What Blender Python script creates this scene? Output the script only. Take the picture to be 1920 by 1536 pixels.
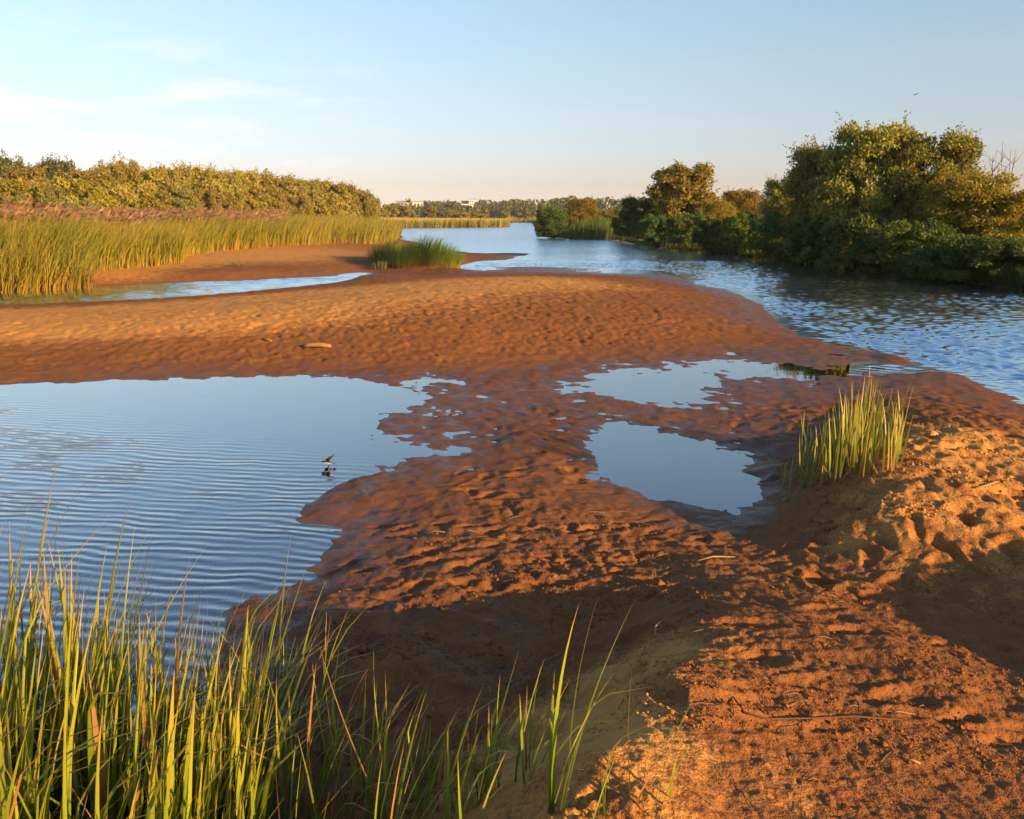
import bpy, math, random
import numpy as np
from mathutils import Vector, Matrix

# ------------------------------------------------------------------ camera, sky, sun, exposure
sc = bpy.context.scene
for o in list(bpy.data.objects):
    bpy.data.objects.remove(o)
COL = sc.collection
R = math.radians
CAM_H = 2.0
F = 1550.0                       # focal length in photograph pixels (1920 wide)
PITCH = math.atan((768 - 407) / F)
SUN_AZ, SUN_EL = R(130), R(12.0)  # clockwise from the view direction

cd = bpy.data.cameras.new('camera')
cam = bpy.data.objects.new('camera', cd)
COL.objects.link(cam)
cd.sensor_fit = 'HORIZONTAL'
cd.sensor_width = 36
cd.lens = 36 * F / 1920
cd.clip_start = 0.05
cd.clip_end = 20000
cam.location = (0, 0, CAM_H)
cam.rotation_euler = (math.pi / 2 - PITCH, 0, 0)
sc.camera = cam

world = bpy.data.worlds.new('World')
sc.world = world
world.use_nodes = True
wn, wl = world.node_tree.nodes, world.node_tree.links
wn.clear()


def N(nodes, kind, **kw):
    n = nodes.new(kind)
    for k, v in kw.items():
        if k.startswith('i_'):
            key = k[2:]
            n.inputs[int(key) if key.isdigit() else key.replace('_', ' ')].default_value = v
        else:
            setattr(n, k, v)
    return n


def math_node(nodes, links, op, a, b=None, c=None, clamp=False):
    n = nodes.new('ShaderNodeMath')
    n.operation = op
    n.use_clamp = clamp
    for i, v in enumerate((a, b, c)):
        if v is None:
            continue
        if isinstance(v, (int, float)):
            n.inputs[i].default_value = v
        else:
            links.new(v, n.inputs[i])
    return n.outputs[0]


def smooth_range(nodes, links, v, a, b, lo=0.0, hi=1.0):
    n = nodes.new('ShaderNodeMapRange')
    n.interpolation_type = 'SMOOTHSTEP'
    links.new(v, n.inputs[0])
    for i, q in zip((1, 2, 3, 4), (a, b, lo, hi)):
        n.inputs[i].default_value = q
    return n.outputs[0]


def mix_col(nodes, links, fac, a, b, mode='MIX'):
    n = nodes.new('ShaderNodeMix')
    n.data_type = 'RGBA'
    n.blend_type = mode
    for sock, v in ((n.inputs[0], fac), (n.inputs[6], a), (n.inputs[7], b)):
        if isinstance(v, (int, float)):
            sock.default_value = v
        elif isinstance(v, (tuple, list)):
            sock.default_value = (*v[:3], 1)
        else:
            links.new(v, sock)
    return n.outputs[2]


SKY_STRENGTH = 0.073
sky = N(wn, 'ShaderNodeTexSky', sky_type='NISHITA', sun_disc=False, sun_elevation=SUN_EL,
        sun_rotation=SUN_AZ, altitude=0, air_density=1.0, dust_density=0.4, ozone_density=1.5)
tc = N(wn, 'ShaderNodeTexCoord')
nrm = N(wn, 'ShaderNodeVectorMath', operation='NORMALIZE')
wl.new(tc.outputs['Generated'], nrm.inputs[0])
sep = N(wn, 'ShaderNodeSeparateXYZ')
wl.new(nrm.outputs[0], sep.inputs[0])
el = math_node(wn, wl, 'ARCSINE', sep.outputs[2])
az = math_node(wn, wl, 'ARCTAN2', sep.outputs[0], sep.outputs[1])
comb = N(wn, 'ShaderNodeCombineXYZ')
wl.new(az, comb.inputs[0])
wl.new(el, comb.inputs[1])
# thin high cirrus, stretched along the horizon
mp = N(wn, 'ShaderNodeMapping')
mp.inputs['Scale'].default_value = (3.0, 17.0, 1)
mp.inputs['Rotation'].default_value = (0, 0, R(-5))
mp.inputs['Location'].default_value = (0.35, 0.2, 0)
wl.new(comb.outputs[0], mp.inputs[0])
nz = N(wn, 'ShaderNodeTexNoise', i_Scale=1.6, i_Detail=7.0, i_Roughness=0.58, i_Distortion=0.5)
wl.new(mp.outputs[0], nz.inputs['Vector'])
cir = smooth_range(wn, wl, nz.outputs[0], 0.49, 0.68)
band = math_node(wn, wl, 'MULTIPLY', smooth_range(wn, wl, el, 0.02, 0.07), smooth_range(wn, wl, el, 0.22, 0.12))
side = smooth_range(wn, wl, az, -0.05, -0.38, 0.06, 1.0)
cir = math_node(wn, wl, 'MULTIPLY', math_node(wn, wl, 'MULTIPLY', cir, band), side)
# colour balance of the evening air by height above the horizon, the same all round
ramp = N(wn, 'ShaderNodeValToRGB')
stops = [(0.0, (0.93, 0.90, 1.56)), (0.02, (0.93, 0.88, 1.43)), (0.074, (0.87, 0.765, 1.05)), (0.33, (1.24, 1.12, 1.12)), (0.50, (1.38, 1.30, 1.28)), (1.0, (1.36, 1.32, 1.34))]
while len(ramp.color_ramp.elements) < len(stops): ramp.color_ramp.elements.new(0.5)
for e_, (p_, c_) in zip(ramp.color_ramp.elements, stops):
    e_.position = p_
    e_.color = (*c_, 1)
wl.new(math_node(wn, wl, 'MULTIPLY', el, 2.0, clamp=True), ramp.inputs[0])
skyc = mix_col(wn, wl, 1.0, sky.outputs[0], ramp.outputs[0], 'MULTIPLY')
skyc = mix_col(wn, wl, smooth_range(wn, wl, el, 0.24, 1.0), skyc, mix_col(wn, wl, 1.0, skyc, (0.66, 0.82, 1.0), 'MULTIPLY'))
bgc = mix_col(wn, wl, math_node(wn, wl, 'MULTIPLY', cir, 0.75), skyc, (6.6, 6.25, 5.8))
bg = N(wn, 'ShaderNodeBackground')
bg.inputs[1].default_value = SKY_STRENGTH
wl.new(bgc, bg.inputs[0])
wo = N(wn, 'ShaderNodeOutputWorld')
wl.new(bg.outputs[0], wo.inputs[0])

sd = bpy.data.lights.new('sun', 'SUN')
sd.energy = 5.0
sd.angle = R(0.5)
sd.color = (1.0, 0.61, 0.22)
sun = bpy.data.objects.new('sun', sd)
COL.objects.link(sun)
to_sun = Vector((math.sin(SUN_AZ) * math.cos(SUN_EL), math.cos(SUN_AZ) * math.cos(SUN_EL), math.sin(SUN_EL)))
sun.rotation_euler = to_sun.to_track_quat('Z', 'Y').to_euler()
sun.location = (20, -8, 12)

sc.view_settings.view_transform = 'Standard'
sc.view_settings.look = 'None'
sc.view_settings.gamma = 1
sc.view_settings.use_curve_mapping = False
sc.view_settings.exposure = 1.25
sc.render.engine = 'CYCLES'
sc.cycles.use_denoising = True
sc.cycles.max_bounces = 5
sc.cycles.use_adaptive_sampling = True
sc.cycles.adaptive_threshold = 0.03
sc.cycles.diffuse_bounces = 2
sc.cycles.glossy_bounces = 2
sc.cycles.transmission_bounces = 3
sc.cycles.transparent_max_bounces = 8
sc.cycles.volume_bounces = 0
sc.cycles.caustics_reflective = False
sc.cycles.caustics_refractive = False
sc.cycles.sample_clamp_indirect = 4

# ------------------------------------------------------------------ helpers
rng = np.random.default_rng(7)
rnd = random.Random(11)
SP, CP = math.sin(PITCH), math.cos(PITCH)


def ray(px, py):
    a, b = (px - 960) / F, (768 - py) / F
    return np.array([a, CP + b * SP, -SP + b * CP])


def at(px, py, z=0.0):
    d = ray(px, py)
    t = (z - CAM_H) / d[2]
    return np.array([d[0] * t, d[1] * t, z])


def at_dist(px, dist):           # ground position in the vertical plane of a pixel column
    d = ray(px, 407)
    return d[0] / d[1] * dist, dist


def tag(o, label=None, cat=None, group=None, kind=None):
    if label: o['label'] = label
    if cat: o['category'] = cat
    if group: o['group'] = group
    if kind: o['kind'] = kind
    return o


def obj(name, mesh, parent=None, loc=None):
    o = bpy.data.objects.new(name, mesh)
    COL.objects.link(o)
    if parent: o.parent = parent
    if loc is not None: o.location = loc
    return o


def empty(name, loc, rz=0.0):
    o = bpy.data.objects.new(name, None)
    COL.objects.link(o)
    o.location = loc
    o.rotation_euler = (0, 0, rz)
    o.empty_display_size = 0.2
    return o


def np_mesh(name, verts, faces, mat=None, smooth=False, attrs=None):
    """faces: (n,k) int array, every face with k corners"""
    verts = np.asarray(verts, dtype=np.float32)
    faces = np.asarray(faces, dtype=np.int32)
    me = bpy.data.meshes.new(name)
    n, k = faces.shape
    me.vertices.add(len(verts))
    me.vertices.foreach_set('co', verts.ravel())
    me.loops.add(n * k)
    me.loops.foreach_set('vertex_index', faces.ravel())
    me.polygons.add(n)
    me.polygons.foreach_set('loop_start', np.arange(0, n * k, k, dtype=np.int32))
    try:
        me.polygons.foreach_set('loop_total', np.full(n, k, dtype=np.int32))
    except Exception:
        pass
    me.update(calc_edges=True)
    me.validate()
    if smooth:
        me.polygons.foreach_set('use_smooth', np.ones(len(me.polygons), dtype=bool))
    for an, av in (attrs or {}).items():
        av = np.asarray(av, dtype=np.float32)
        if av.ndim == 1:
            a = me.attributes.new(an, 'FLOAT', 'POINT')
            a.data.foreach_set('value', av)
        else:
            a = me.attributes.new(an, 'FLOAT_COLOR', 'POINT')
            a.data.foreach_set('color', np.concatenate([av, np.ones((len(av), 1), np.float32)], 1).ravel())
    if mat: me.materials.append(mat)
    return me


def py_mesh(name, verts, faces, mat=None, smooth=False):
    me = bpy.data.meshes.new(name)
    me.from_pydata([tuple(v) for v in verts], [], [tuple(f) for f in faces])
    me.update()
    if smooth:
        me.polygons.foreach_set('use_smooth', np.ones(len(me.polygons), dtype=bool))
    if mat: me.materials.append(mat)
    return me


_G = rng.uniform(0, 2 * math.pi, (256, 256))
_GX, _GY = np.cos(_G), np.sin(_G)


def perlin(x, y):
    xi, yi = np.floor(x).astype(np.int64), np.floor(y).astype(np.int64)
    fx, fy = x - xi, y - yi
    u, v = fx * fx * fx * (fx * (fx * 6 - 15) + 10), fy * fy * fy * (fy * (fy * 6 - 15) + 10)
    a0, b0 = xi & 255, yi & 255
    a1, b1 = (xi + 1) & 255, (yi + 1) & 255
    g = lambda a, b, dx, dy: _GX[a, b] * dx + _GY[a, b] * dy
    n0 = g(a0, b0, fx, fy) * (1 - u) + g(a1, b0, fx - 1, fy) * u
    n1 = g(a0, b1, fx, fy - 1) * (1 - u) + g(a1, b1, fx - 1, fy - 1) * u
    return (n0 * (1 - v) + n1 * v) * 1.5


def fbm(x, y, octs=4, gain=0.5, off=0.0):
    s, a = 0, 1.0
    for i in range(octs):
        s = s + a * perlin(x * 2 ** i + off + 17.3 * i, y * 2 ** i + off * 1.7 + 9.1 * i)
        a *= gain
    return s


def sstep(a, b, x):
    t = np.clip((x - a) / (b - a), 0, 1)
    return t * t * (3 - 2 * t)


def new_mat(name):
    m = bpy.data.materials.new(name)
    m.use_nodes = True
    m.node_tree.nodes.clear()
    return m, m.node_tree.nodes, m.node_tree.links


def out_surface(nodes, links, shader):
    o = nodes.new('ShaderNodeOutputMaterial')
    links.new(shader, o.inputs[0])


# ------------------------------------------------------------------ materials
def sand_material():
    m, n, l = new_mat('river_sand')
    geo = N(n, 'ShaderNodeNewGeometry')
    dry = N(n, 'ShaderNodeAttribute', attribute_name='dry').outputs['Fac']
    grs = N(n, 'ShaderNodeAttribute', attribute_name='meadow').outputs['Fac']
    sp = N(n, 'ShaderNodeSeparateXYZ')
    l.new(geo.outputs['Position'], sp.inputs[0])
    z = sp.outputs[2]
    pos = geo.outputs['Position']

    def noise(scale, detail=4, rough=0.55):
        t = N(n, 'ShaderNodeTexNoise', i_Scale=scale, i_Detail=detail, i_Roughness=rough)
        l.new(pos, t.inputs['Vector'])
        return t.outputs[0]
    n_big, n_mid, n_fine = noise(0.9, 1), noise(6.0, 3), noise(70.0, 2, 0.7)
    n_grain = noise(420.0, 0)
    d = math_node(n, l, 'ADD', dry, math_node(n, l, 'MULTIPLY', math_node(n, l, 'SUBTRACT', n_mid, 0.5), 0.55))
    d = math_node(n, l, 'ADD', d, math_node(n, l, 'MULTIPLY', math_node(n, l, 'SUBTRACT', n_fine, 0.5), 0.45))
    damp = smooth_range(n, l, d, 0.03, 0.32)
    drier = smooth_range(n, l, d, 0.44, 0.74)
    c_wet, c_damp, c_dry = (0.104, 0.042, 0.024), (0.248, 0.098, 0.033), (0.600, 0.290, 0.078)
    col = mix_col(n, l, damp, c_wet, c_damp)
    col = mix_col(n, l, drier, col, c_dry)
    # grain and blotches
    col = mix_col(n, l, smooth_range(n, l, n_big, 0.35, 0.65, 0.0, 0.30), col, mix_col(n, l, 1.0, col, (0.78, 0.72, 0.70), 'MULTIPLY'))
    col = mix_col(n, l, smooth_range(n, l, n_grain, 0.58, 0.72, 0.0, 0.35), col, (0.42, 0.25, 0.13))
    col = mix_col(n, l, smooth_range(n, l, n_grain, 0.42, 0.28, 0.0, 0.45), col, (0.06, 0.028, 0.016))
    # submerged silt
    sub = smooth_range(n, l, z, 0.004, -0.045)
    col = mix_col(n, l, sub, col, (0.022, 0.013, 0.010))
    # grassy soil away from the sand
    mead = mix_col(n, l, n_mid, (0.045, 0.05, 0.014), (0.10, 0.085, 0.028))
    col = mix_col(n, l, grs, col, mead)
    rgh = smooth_range(n, l, d, 0.0, 0.28, 0.38, 0.95)
    bs = N(n, 'ShaderNodeBsdfPrincipled')
    l.new(col, bs.inputs['Base Color'])
    l.new(math_node(n, l, 'MAXIMUM', rgh, grs), bs.inputs['Roughness'])
    l.new(math_node(n, l, 'MULTIPLY', smooth_range(n, l, d, 0.0, 0.25, 0.30, 0.06), math_node(n, l, 'SUBTRACT', 1.0, grs)), bs.inputs['Specular IOR Level'])
    b1 = N(n, 'ShaderNodeBump', i_Strength=0.5, i_Distance=0.012)
    l.new(n_fine, b1.inputs['Height'])
    l.new(smooth_range(n, l, dry, 0.0, 0.4, 0.15, 0.7), b1.inputs['Strength'])
    l.new(b1.outputs[0], bs.inputs['Normal'])
    out_surface(n, l, bs.outputs[0])
    return m


def water_material(name, ripples, rough=0.015, gain=0.58, ior=1.6, tint=(1, 1, 1)):
    """ripples(nodes, links, x, y, pos) -> height socket in metres"""
    m, n, l = new_mat(name)
    geo = N(n, 'ShaderNodeNewGeometry')
    sp = N(n, 'ShaderNodeSeparateXYZ')
    l.new(geo.outputs['Position'], sp.inputs[0])
    h = ripples(n, l, sp.outputs[0], sp.outputs[1], geo.outputs['Position'])
    b = N(n, 'ShaderNodeBump', i_Strength=1.0, i_Distance=1.0)
    l.new(h, b.inputs['Height'])
    fr = N(n, 'ShaderNodeFresnel', i_IOR=ior)
    l.new(b.outputs[0], fr.inputs['Normal'])
    gl = N(n, 'ShaderNodeBsdfGlossy', i_Roughness=rough)
    gl.inputs['Color'].default_value = (*tint, 1)
    l.new(b.outputs[0], gl.inputs['Normal'])
    tr = N(n, 'ShaderNodeBsdfTransparent')
    tr.inputs[0].default_value = (0.40, 0.36, 0.32, 1)
    mx = N(n, 'ShaderNodeMixShader')
    l.new(math_node(n, l, 'POWER', fr.outputs[0], gain), mx.inputs[0])
    l.new(tr.outputs[0], mx.inputs[1])
    l.new(gl.outputs[0], mx.inputs[2])
    out_surface(n, l, mx.outputs[0])
    return m


def noise_of(n, l, pos, scale, stretch=(1, 1, 1), rot=0.0, detail=3, rough=0.5, dist=0.0):
    mp = N(n, 'ShaderNodeMapping')
    mp.inputs['Scale'].default_value = stretch
    mp.inputs['Rotation'].default_value = (0, 0, rot)
    l.new(pos, mp.inputs[0])
    t = N(n, 'ShaderNodeTexNoise', i_Scale=scale, i_Detail=detail, i_Roughness=rough, i_Distortion=dist)
    l.new(mp.outputs[0], t.inputs['Vector'])
    return t.outputs[0]


def waves(n, l, pos, length, ang, distort, amp):
    """fine wave trains: sine of a bent phase"""
    mp = N(n, 'ShaderNodeMapping')
    mp.inputs['Rotation'].default_value = (0, 0, ang)
    l.new(pos, mp.inputs[0])
    s = N(n, 'ShaderNodeSeparateXYZ')
    l.new(mp.outputs[0], s.inputs[0])
    w1 = noise_of(n, l, pos, 1.1, detail=2)
    w2 = noise_of(n, l, pos, 5.0, (0.5, 1, 1), detail=2)
    ph = math_node(n, l, 'MULTIPLY', s.outputs[1], 2 * math.pi / length)
    ph = math_node(n, l, 'ADD', ph, math_node(n, l, 'MULTIPLY', w1, distort))
    ph = math_node(n, l, 'ADD', ph, math_node(n, l, 'MULTIPLY', w2, distort * 0.28))
    return math_node(n, l, 'MULTIPLY', math_node(n, l, 'SINE', ph), amp)


def pool_ripples(n, l, x, y, pos):
    q = math_node(n, l, 'ADD', math_node(n, l, 'MULTIPLY', x, 0.51), math_node(n, l, 'MULTIPLY', y, 0.86))
    q = math_node(n, l, 'ADD', q, math_node(n, l, 'MULTIPLY', noise_of(n, l, pos, 0.8), 1.0))
    st = smooth_range(n, l, q, 5.9, 4.3, 0.03, 1.0)
    patch = smooth_range(n, l, noise_of(n, l, pos, 1.7, detail=2), 0.3, 0.65, 0.35, 1.0)
    st = math_node(n, l, 'MULTIPLY', st, patch)
    h = math_node(n, l, 'ADD', waves(n, l, pos, 0.098, R(9), 17.0, 0.0019), math_node(n, l, 'MULTIPLY', noise_of(n, l, pos, 9.0, (0.35, 1, 1), R(9), 2), 0.006))
    return math_node(n, l, 'MULTIPLY', h, st)


def calm_ripples(n, l, x, y, pos):
    return math_node(n, l, 'MULTIPLY', noise_of(n, l, pos, 6.0, (0.5, 1, 1)), 0.0004)


def river_ripples(n, l, x, y, pos):
    """only the fine wavelets; the waves themselves are in the mesh"""
    far = smooth_range(n, l, y, 30, 70, 0.010, 0.10)
    return math_node(n, l, 'MULTIPLY', noise_of(n, l, pos, 9.0, (0.6, 1, 1), R(10), 2, 0.5), math_node(n, l, 'MULTIPLY', far, 0.5))


def leaf_material(name, cols, transl=0.35, rough=0.6):
    m, n, l = new_mat(name)
    geo = N(n, 'ShaderNodeNewGeometry')
    oi = N(n, 'ShaderNodeObjectInfo')
    ramp = N(n, 'ShaderNodeValToRGB')
    e = ramp.color_ramp.elements
    while len(e) < len(cols): e.new(0.5)
    for i, c in enumerate(cols):
        e[i].position = i / (len(cols) - 1)
        e[i].color = (*c, 1)
    l.new(geo.outputs['Random Per Island'], ramp.inputs[0])
    hs = N(n, 'ShaderNodeHueSaturation')
    l.new(ramp.outputs[0], hs.inputs['Color'])
    l.new(math_node(n, l, 'ADD', math_node(n, l, 'MULTIPLY', oi.outputs['Random'], 0.024), 0.49), hs.inputs['Hue'])
    l.new(math_node(n, l, 'ADD', math_node(n, l, 'MULTIPLY', oi.outputs['Random'], 0.4), 0.8), hs.inputs['Value'])
    df = N(n, 'ShaderNodeBsdfPrincipled')
    l.new(hs.outputs[0], df.inputs['Base Color'])
    df.inputs['Roughness'].default_value = rough
    df.inputs['Specular IOR Level'].default_value = 0.25
    tl = N(n, 'ShaderNodeBsdfTranslucent')
    l.new(mix_col(n, l, 1.0, hs.outputs[0], (1.3, 1.15, 0.6), 'MULTIPLY'), tl.inputs[0])
    mx = N(n, 'ShaderNodeMixShader')
    mx.inputs[0].default_value = transl
    l.new(df.outputs[0], mx.inputs[1])
    l.new(tl.outputs[0], mx.inputs[2])
    out_surface(n, l, mx.outputs[0])
    return m


def attr_material(name, transl=0.3, rough=0.55, spec=0.25, var=0.25):
    """colour from the 'tint' attribute (the plant's own colours), slightly varied per blade"""
    m, n, l = new_mat(name)
    a = N(n, 'ShaderNodeAttribute', attribute_name='tint')
    geo = N(n, 'ShaderNodeNewGeometry')
    oi = N(n, 'ShaderNodeObjectInfo')
    rv = math_node(n, l, 'FRACT', math_node(n, l, 'ADD', geo.outputs['Random Per Island'], oi.outputs['Random']))
    hs = N(n, 'ShaderNodeHueSaturation')
    l.new(a.outputs['Color'], hs.inputs['Color'])
    l.new(math_node(n, l, 'ADD', math_node(n, l, 'MULTIPLY', rv, var * 2), 1 - var), hs.inputs['Value'])
    l.new(math_node(n, l, 'ADD', math_node(n, l, 'MULTIPLY', rv, -0.05), 0.525), hs.inputs['Hue'])
    df = N(n, 'ShaderNodeBsdfPrincipled')
    l.new(hs.outputs[0], df.inputs['Base Color'])
    df.inputs['Roughness'].default_value = rough
    df.inputs['Specular IOR Level'].default_value = spec
    tl = N(n, 'ShaderNodeBsdfTranslucent')
    l.new(hs.outputs[0], tl.inputs[0])
    mx = N(n, 'ShaderNodeMixShader')
    mx.inputs[0].default_value = transl
    l.new(df.outputs[0], mx.inputs[1])
    l.new(tl.outputs[0], mx.inputs[2])
    out_surface(n, l, mx.outputs[0])
    return m


def plain_material(name, col, rough=0.8, noise_scale=12.0, col2=None, bump=0.0, spec=0.2):
    m, n, l = new_mat(name)
    t = N(n, 'ShaderNodeTexNoise', i_Scale=noise_scale, i_Detail=5.0)
    c = N(n, 'ShaderNodeTexCoord')
    l.new(c.outputs['Object'], t.inputs['Vector'])
    bs = N(n, 'ShaderNodeBsdfPrincipled')
    c2 = col2 or tuple(v * 0.7 for v in col)
    l.new(mix_col(n, l, t.outputs[0], col, c2), bs.inputs['Base Color'])
    bs.inputs['Roughness'].default_value = rough
    bs.inputs['Specular IOR Level'].default_value = spec
    if bump:
        b = N(n, 'ShaderNodeBump', i_Strength=0.6, i_Distance=bump)
        l.new(t.outputs[0], b.inputs['Height'])
        l.new(b.outputs[0], bs.inputs['Normal'])
    out_surface(n, l, bs.outputs[0])
    return m


M_SAND = sand_material()
M_RIVER = water_material('river_water', river_ripples, 0.14, 1.05, 1.36, (0.80, 0.92, 1.0))
M_POOL = water_material('pool_water', pool_ripples)
M_CALM = water_material('puddle_water', calm_ripples)
M_WILLOW = leaf_material('willow_leaf', [(0.07, 0.115, 0.02), (0.15, 0.18, 0.034), (0.26, 0.24, 0.05), (0.37, 0.28, 0.07)])
M_DARK = leaf_material('shade_green_leaf', [(0.042, 0.085, 0.018), (0.085, 0.14, 0.03), (0.13, 0.175, 0.04)])  # dark green that also carries the shade at the thicket foot
M_OLIVE = leaf_material('olive_leaf', [(0.16, 0.155, 0.03), (0.30, 0.25, 0.05), (0.40, 0.31, 0.075)])
M_GOLD = leaf_material('yellowing_leaf', [(0.14, 0.14, 0.022), (0.27, 0.225, 0.034), (0.36, 0.27, 0.045)])
M_PALE = leaf_material('silvery_leaf', [(0.15, 0.17, 0.045), (0.26, 0.25, 0.075), (0.33, 0.29, 0.095)])
M_FAR = leaf_material('distant_leaf', [(0.05, 0.07, 0.026), (0.09, 0.10, 0.036), (0.14, 0.13, 0.045)], transl=0.2)
M_BARK = plain_material('bark', (0.10, 0.075, 0.055), 0.9, 30, (0.05, 0.038, 0.03))
M_TWIG = plain_material('dead_twig', (0.20, 0.15, 0.12), 0.9, 30)
M_REED = attr_material('reed_blade', 0.30)
M_GRASS = attr_material('sedge_blade', 0.35, 0.42, 0.4, 0.22)
M_WOOD = plain_material('driftwood', (0.36, 0.21, 0.10), 0.85, 25, (0.22, 0.12, 0.055), 0.004)
M_STRAW = plain_material('dry_stalk', (0.40, 0.27, 0.14), 0.8, 40)

# ------------------------------------------------------------------ the land: heights from traced shorelines
S0 = 0.0
shore = [
    # far shore of the near pool
    (-250, 728), (-100, 724), (0, 721), (130, 717), (250, 713), (400, 709), (500, 706), (600, 705), (720, 717), (800, 724),
    # muddy fringe and near shore of the pool
    (800, 745), (730, 780), (700, 820), (800, 835), (880, 848), (800, 862), (700, 882), (640, 905), (588, 935), (552, 973),
    (640, 992), (642, 1020), (600, 1060), (555, 1090), (480, 1128), (430, 1162), (405, 1250), (395, 1350), (405, 1450), (415, 1560), (420, 1800),
    # puddle with a smooth near edge
    (1088, 815), (1130, 790), (1240, 800), (1340, 832), (1392, 880), (1435, 932), (1405, 952), (1350, 960), (1240, 936), (1150, 905), (1105, 860),
    # upper puddle and its outlet to the river
    (1085, 740), (1115, 706), (1135, 691), (1240, 684), (1340, 674), (1440, 680), (1526, 686), (1595, 682), (1640, 679), (1700, 673),
    (1130, 748), (1280, 765), (1340, 728), (1420, 713), (1526, 711), (1617, 703), (1686, 703), (1790, 701), (1824, 710), (1870, 733), (1916, 750), (2010, 778), (2200, 830), (2500, 900),
    # river side of the sandbar
    (1652, 662), (1595, 653), (1549, 641), (1518, 634), (1487, 619), (1463, 607), (1439, 584), (1427, 571), (1385, 552), (1355, 542),
    (1288, 525), (1237, 510), (1160, 505), (1080, 502), (1000, 500), (930, 502), (870, 506),
    # far side of the sandbar, along the channel
    (-150, 578), (0, 572), (120, 568), (250, 562), (400, 552), (520, 541), (600, 533), (660, 523), (692, 515),
    # far side of the channel
    (-150, 550), (0, 546), (100, 543), (170, 538), (300, 531), (450, 525), (600, 519), (640, 514), (688, 511),
    # sand tongue and left shore of the river
    (856, 505), (859, 498), (888, 492), (946, 488), (987, 479), (993, 476), (917, 475), (860, 472), (800, 462), (765, 451), (745, 438), (730, 430),
    # reed point far off
    (725, 428.5), (800, 427.5), (900, 427), (955, 426), (960, 422),
    # right bank
    (1009, 444), (1068, 448), (1150, 449), (1204, 459), (1258, 466), (1339, 474), (1421, 481), (1495, 490), (1590, 502), (1725, 518), (1861, 536), (1920, 544), (2100, 570), (2400, 620),
]
pts = [(px, py, 0.0) for px, py in shore]
pts += [  # under water
    (-200, 800, -.3), (0, 760, -.12), (300, 750, -.09), (520, 760, -.06), (640, 750, -.035), (600, 830, -.05), (450, 850, -.12), (100, 850, -.3), (300, 950, -.3),
    (480, 980, -.12), (590, 1005, -.02), (420, 1080, -.10), (150, 1080, -.35), (250, 1250, -.25), (330, 1170, -.1), (100, 1400, -.3), (260, 1450, -.15), (-300, 1200, -.5), (-200, 1500, -.4), (340, 1400, -.06), (760, 850, -.015), (740, 745, -.02),
    (1200, 850, -.05), (1280, 890, -.07), (1350, 930, -.03), (1180, 720, -.025), (1250, 735, -.02), (1400, 695, -.012), (1500, 698, -.02), (1640, 692, -.05), (1720, 688, -.12),
    (1780, 670, -.3), (1900, 690, -.4), (2100, 720, -.5), (1600, 610, -.4), (1800, 590, -.6), (1500, 560, -.5), (1700, 540, -.6), (1350, 510, -.5), (1100, 480, -.5), (1250, 490, -.5), (1000, 460, -.5), (900, 450, -.5), (800, 440, -.4), (950, 496, -.08), (1040, 490, -.3),
    (-80, 560, -.2), (100, 556, -.15), (300, 546, -.15), (480, 534, -.12), (600, 526, -.1), (655, 517, -.05), (980, 432, -.5), (860, 434, -.5), (980, 420, -.4), (2200, 640, -.6), (2300, 740, -.6), (2000, 620, -.6),
]
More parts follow.
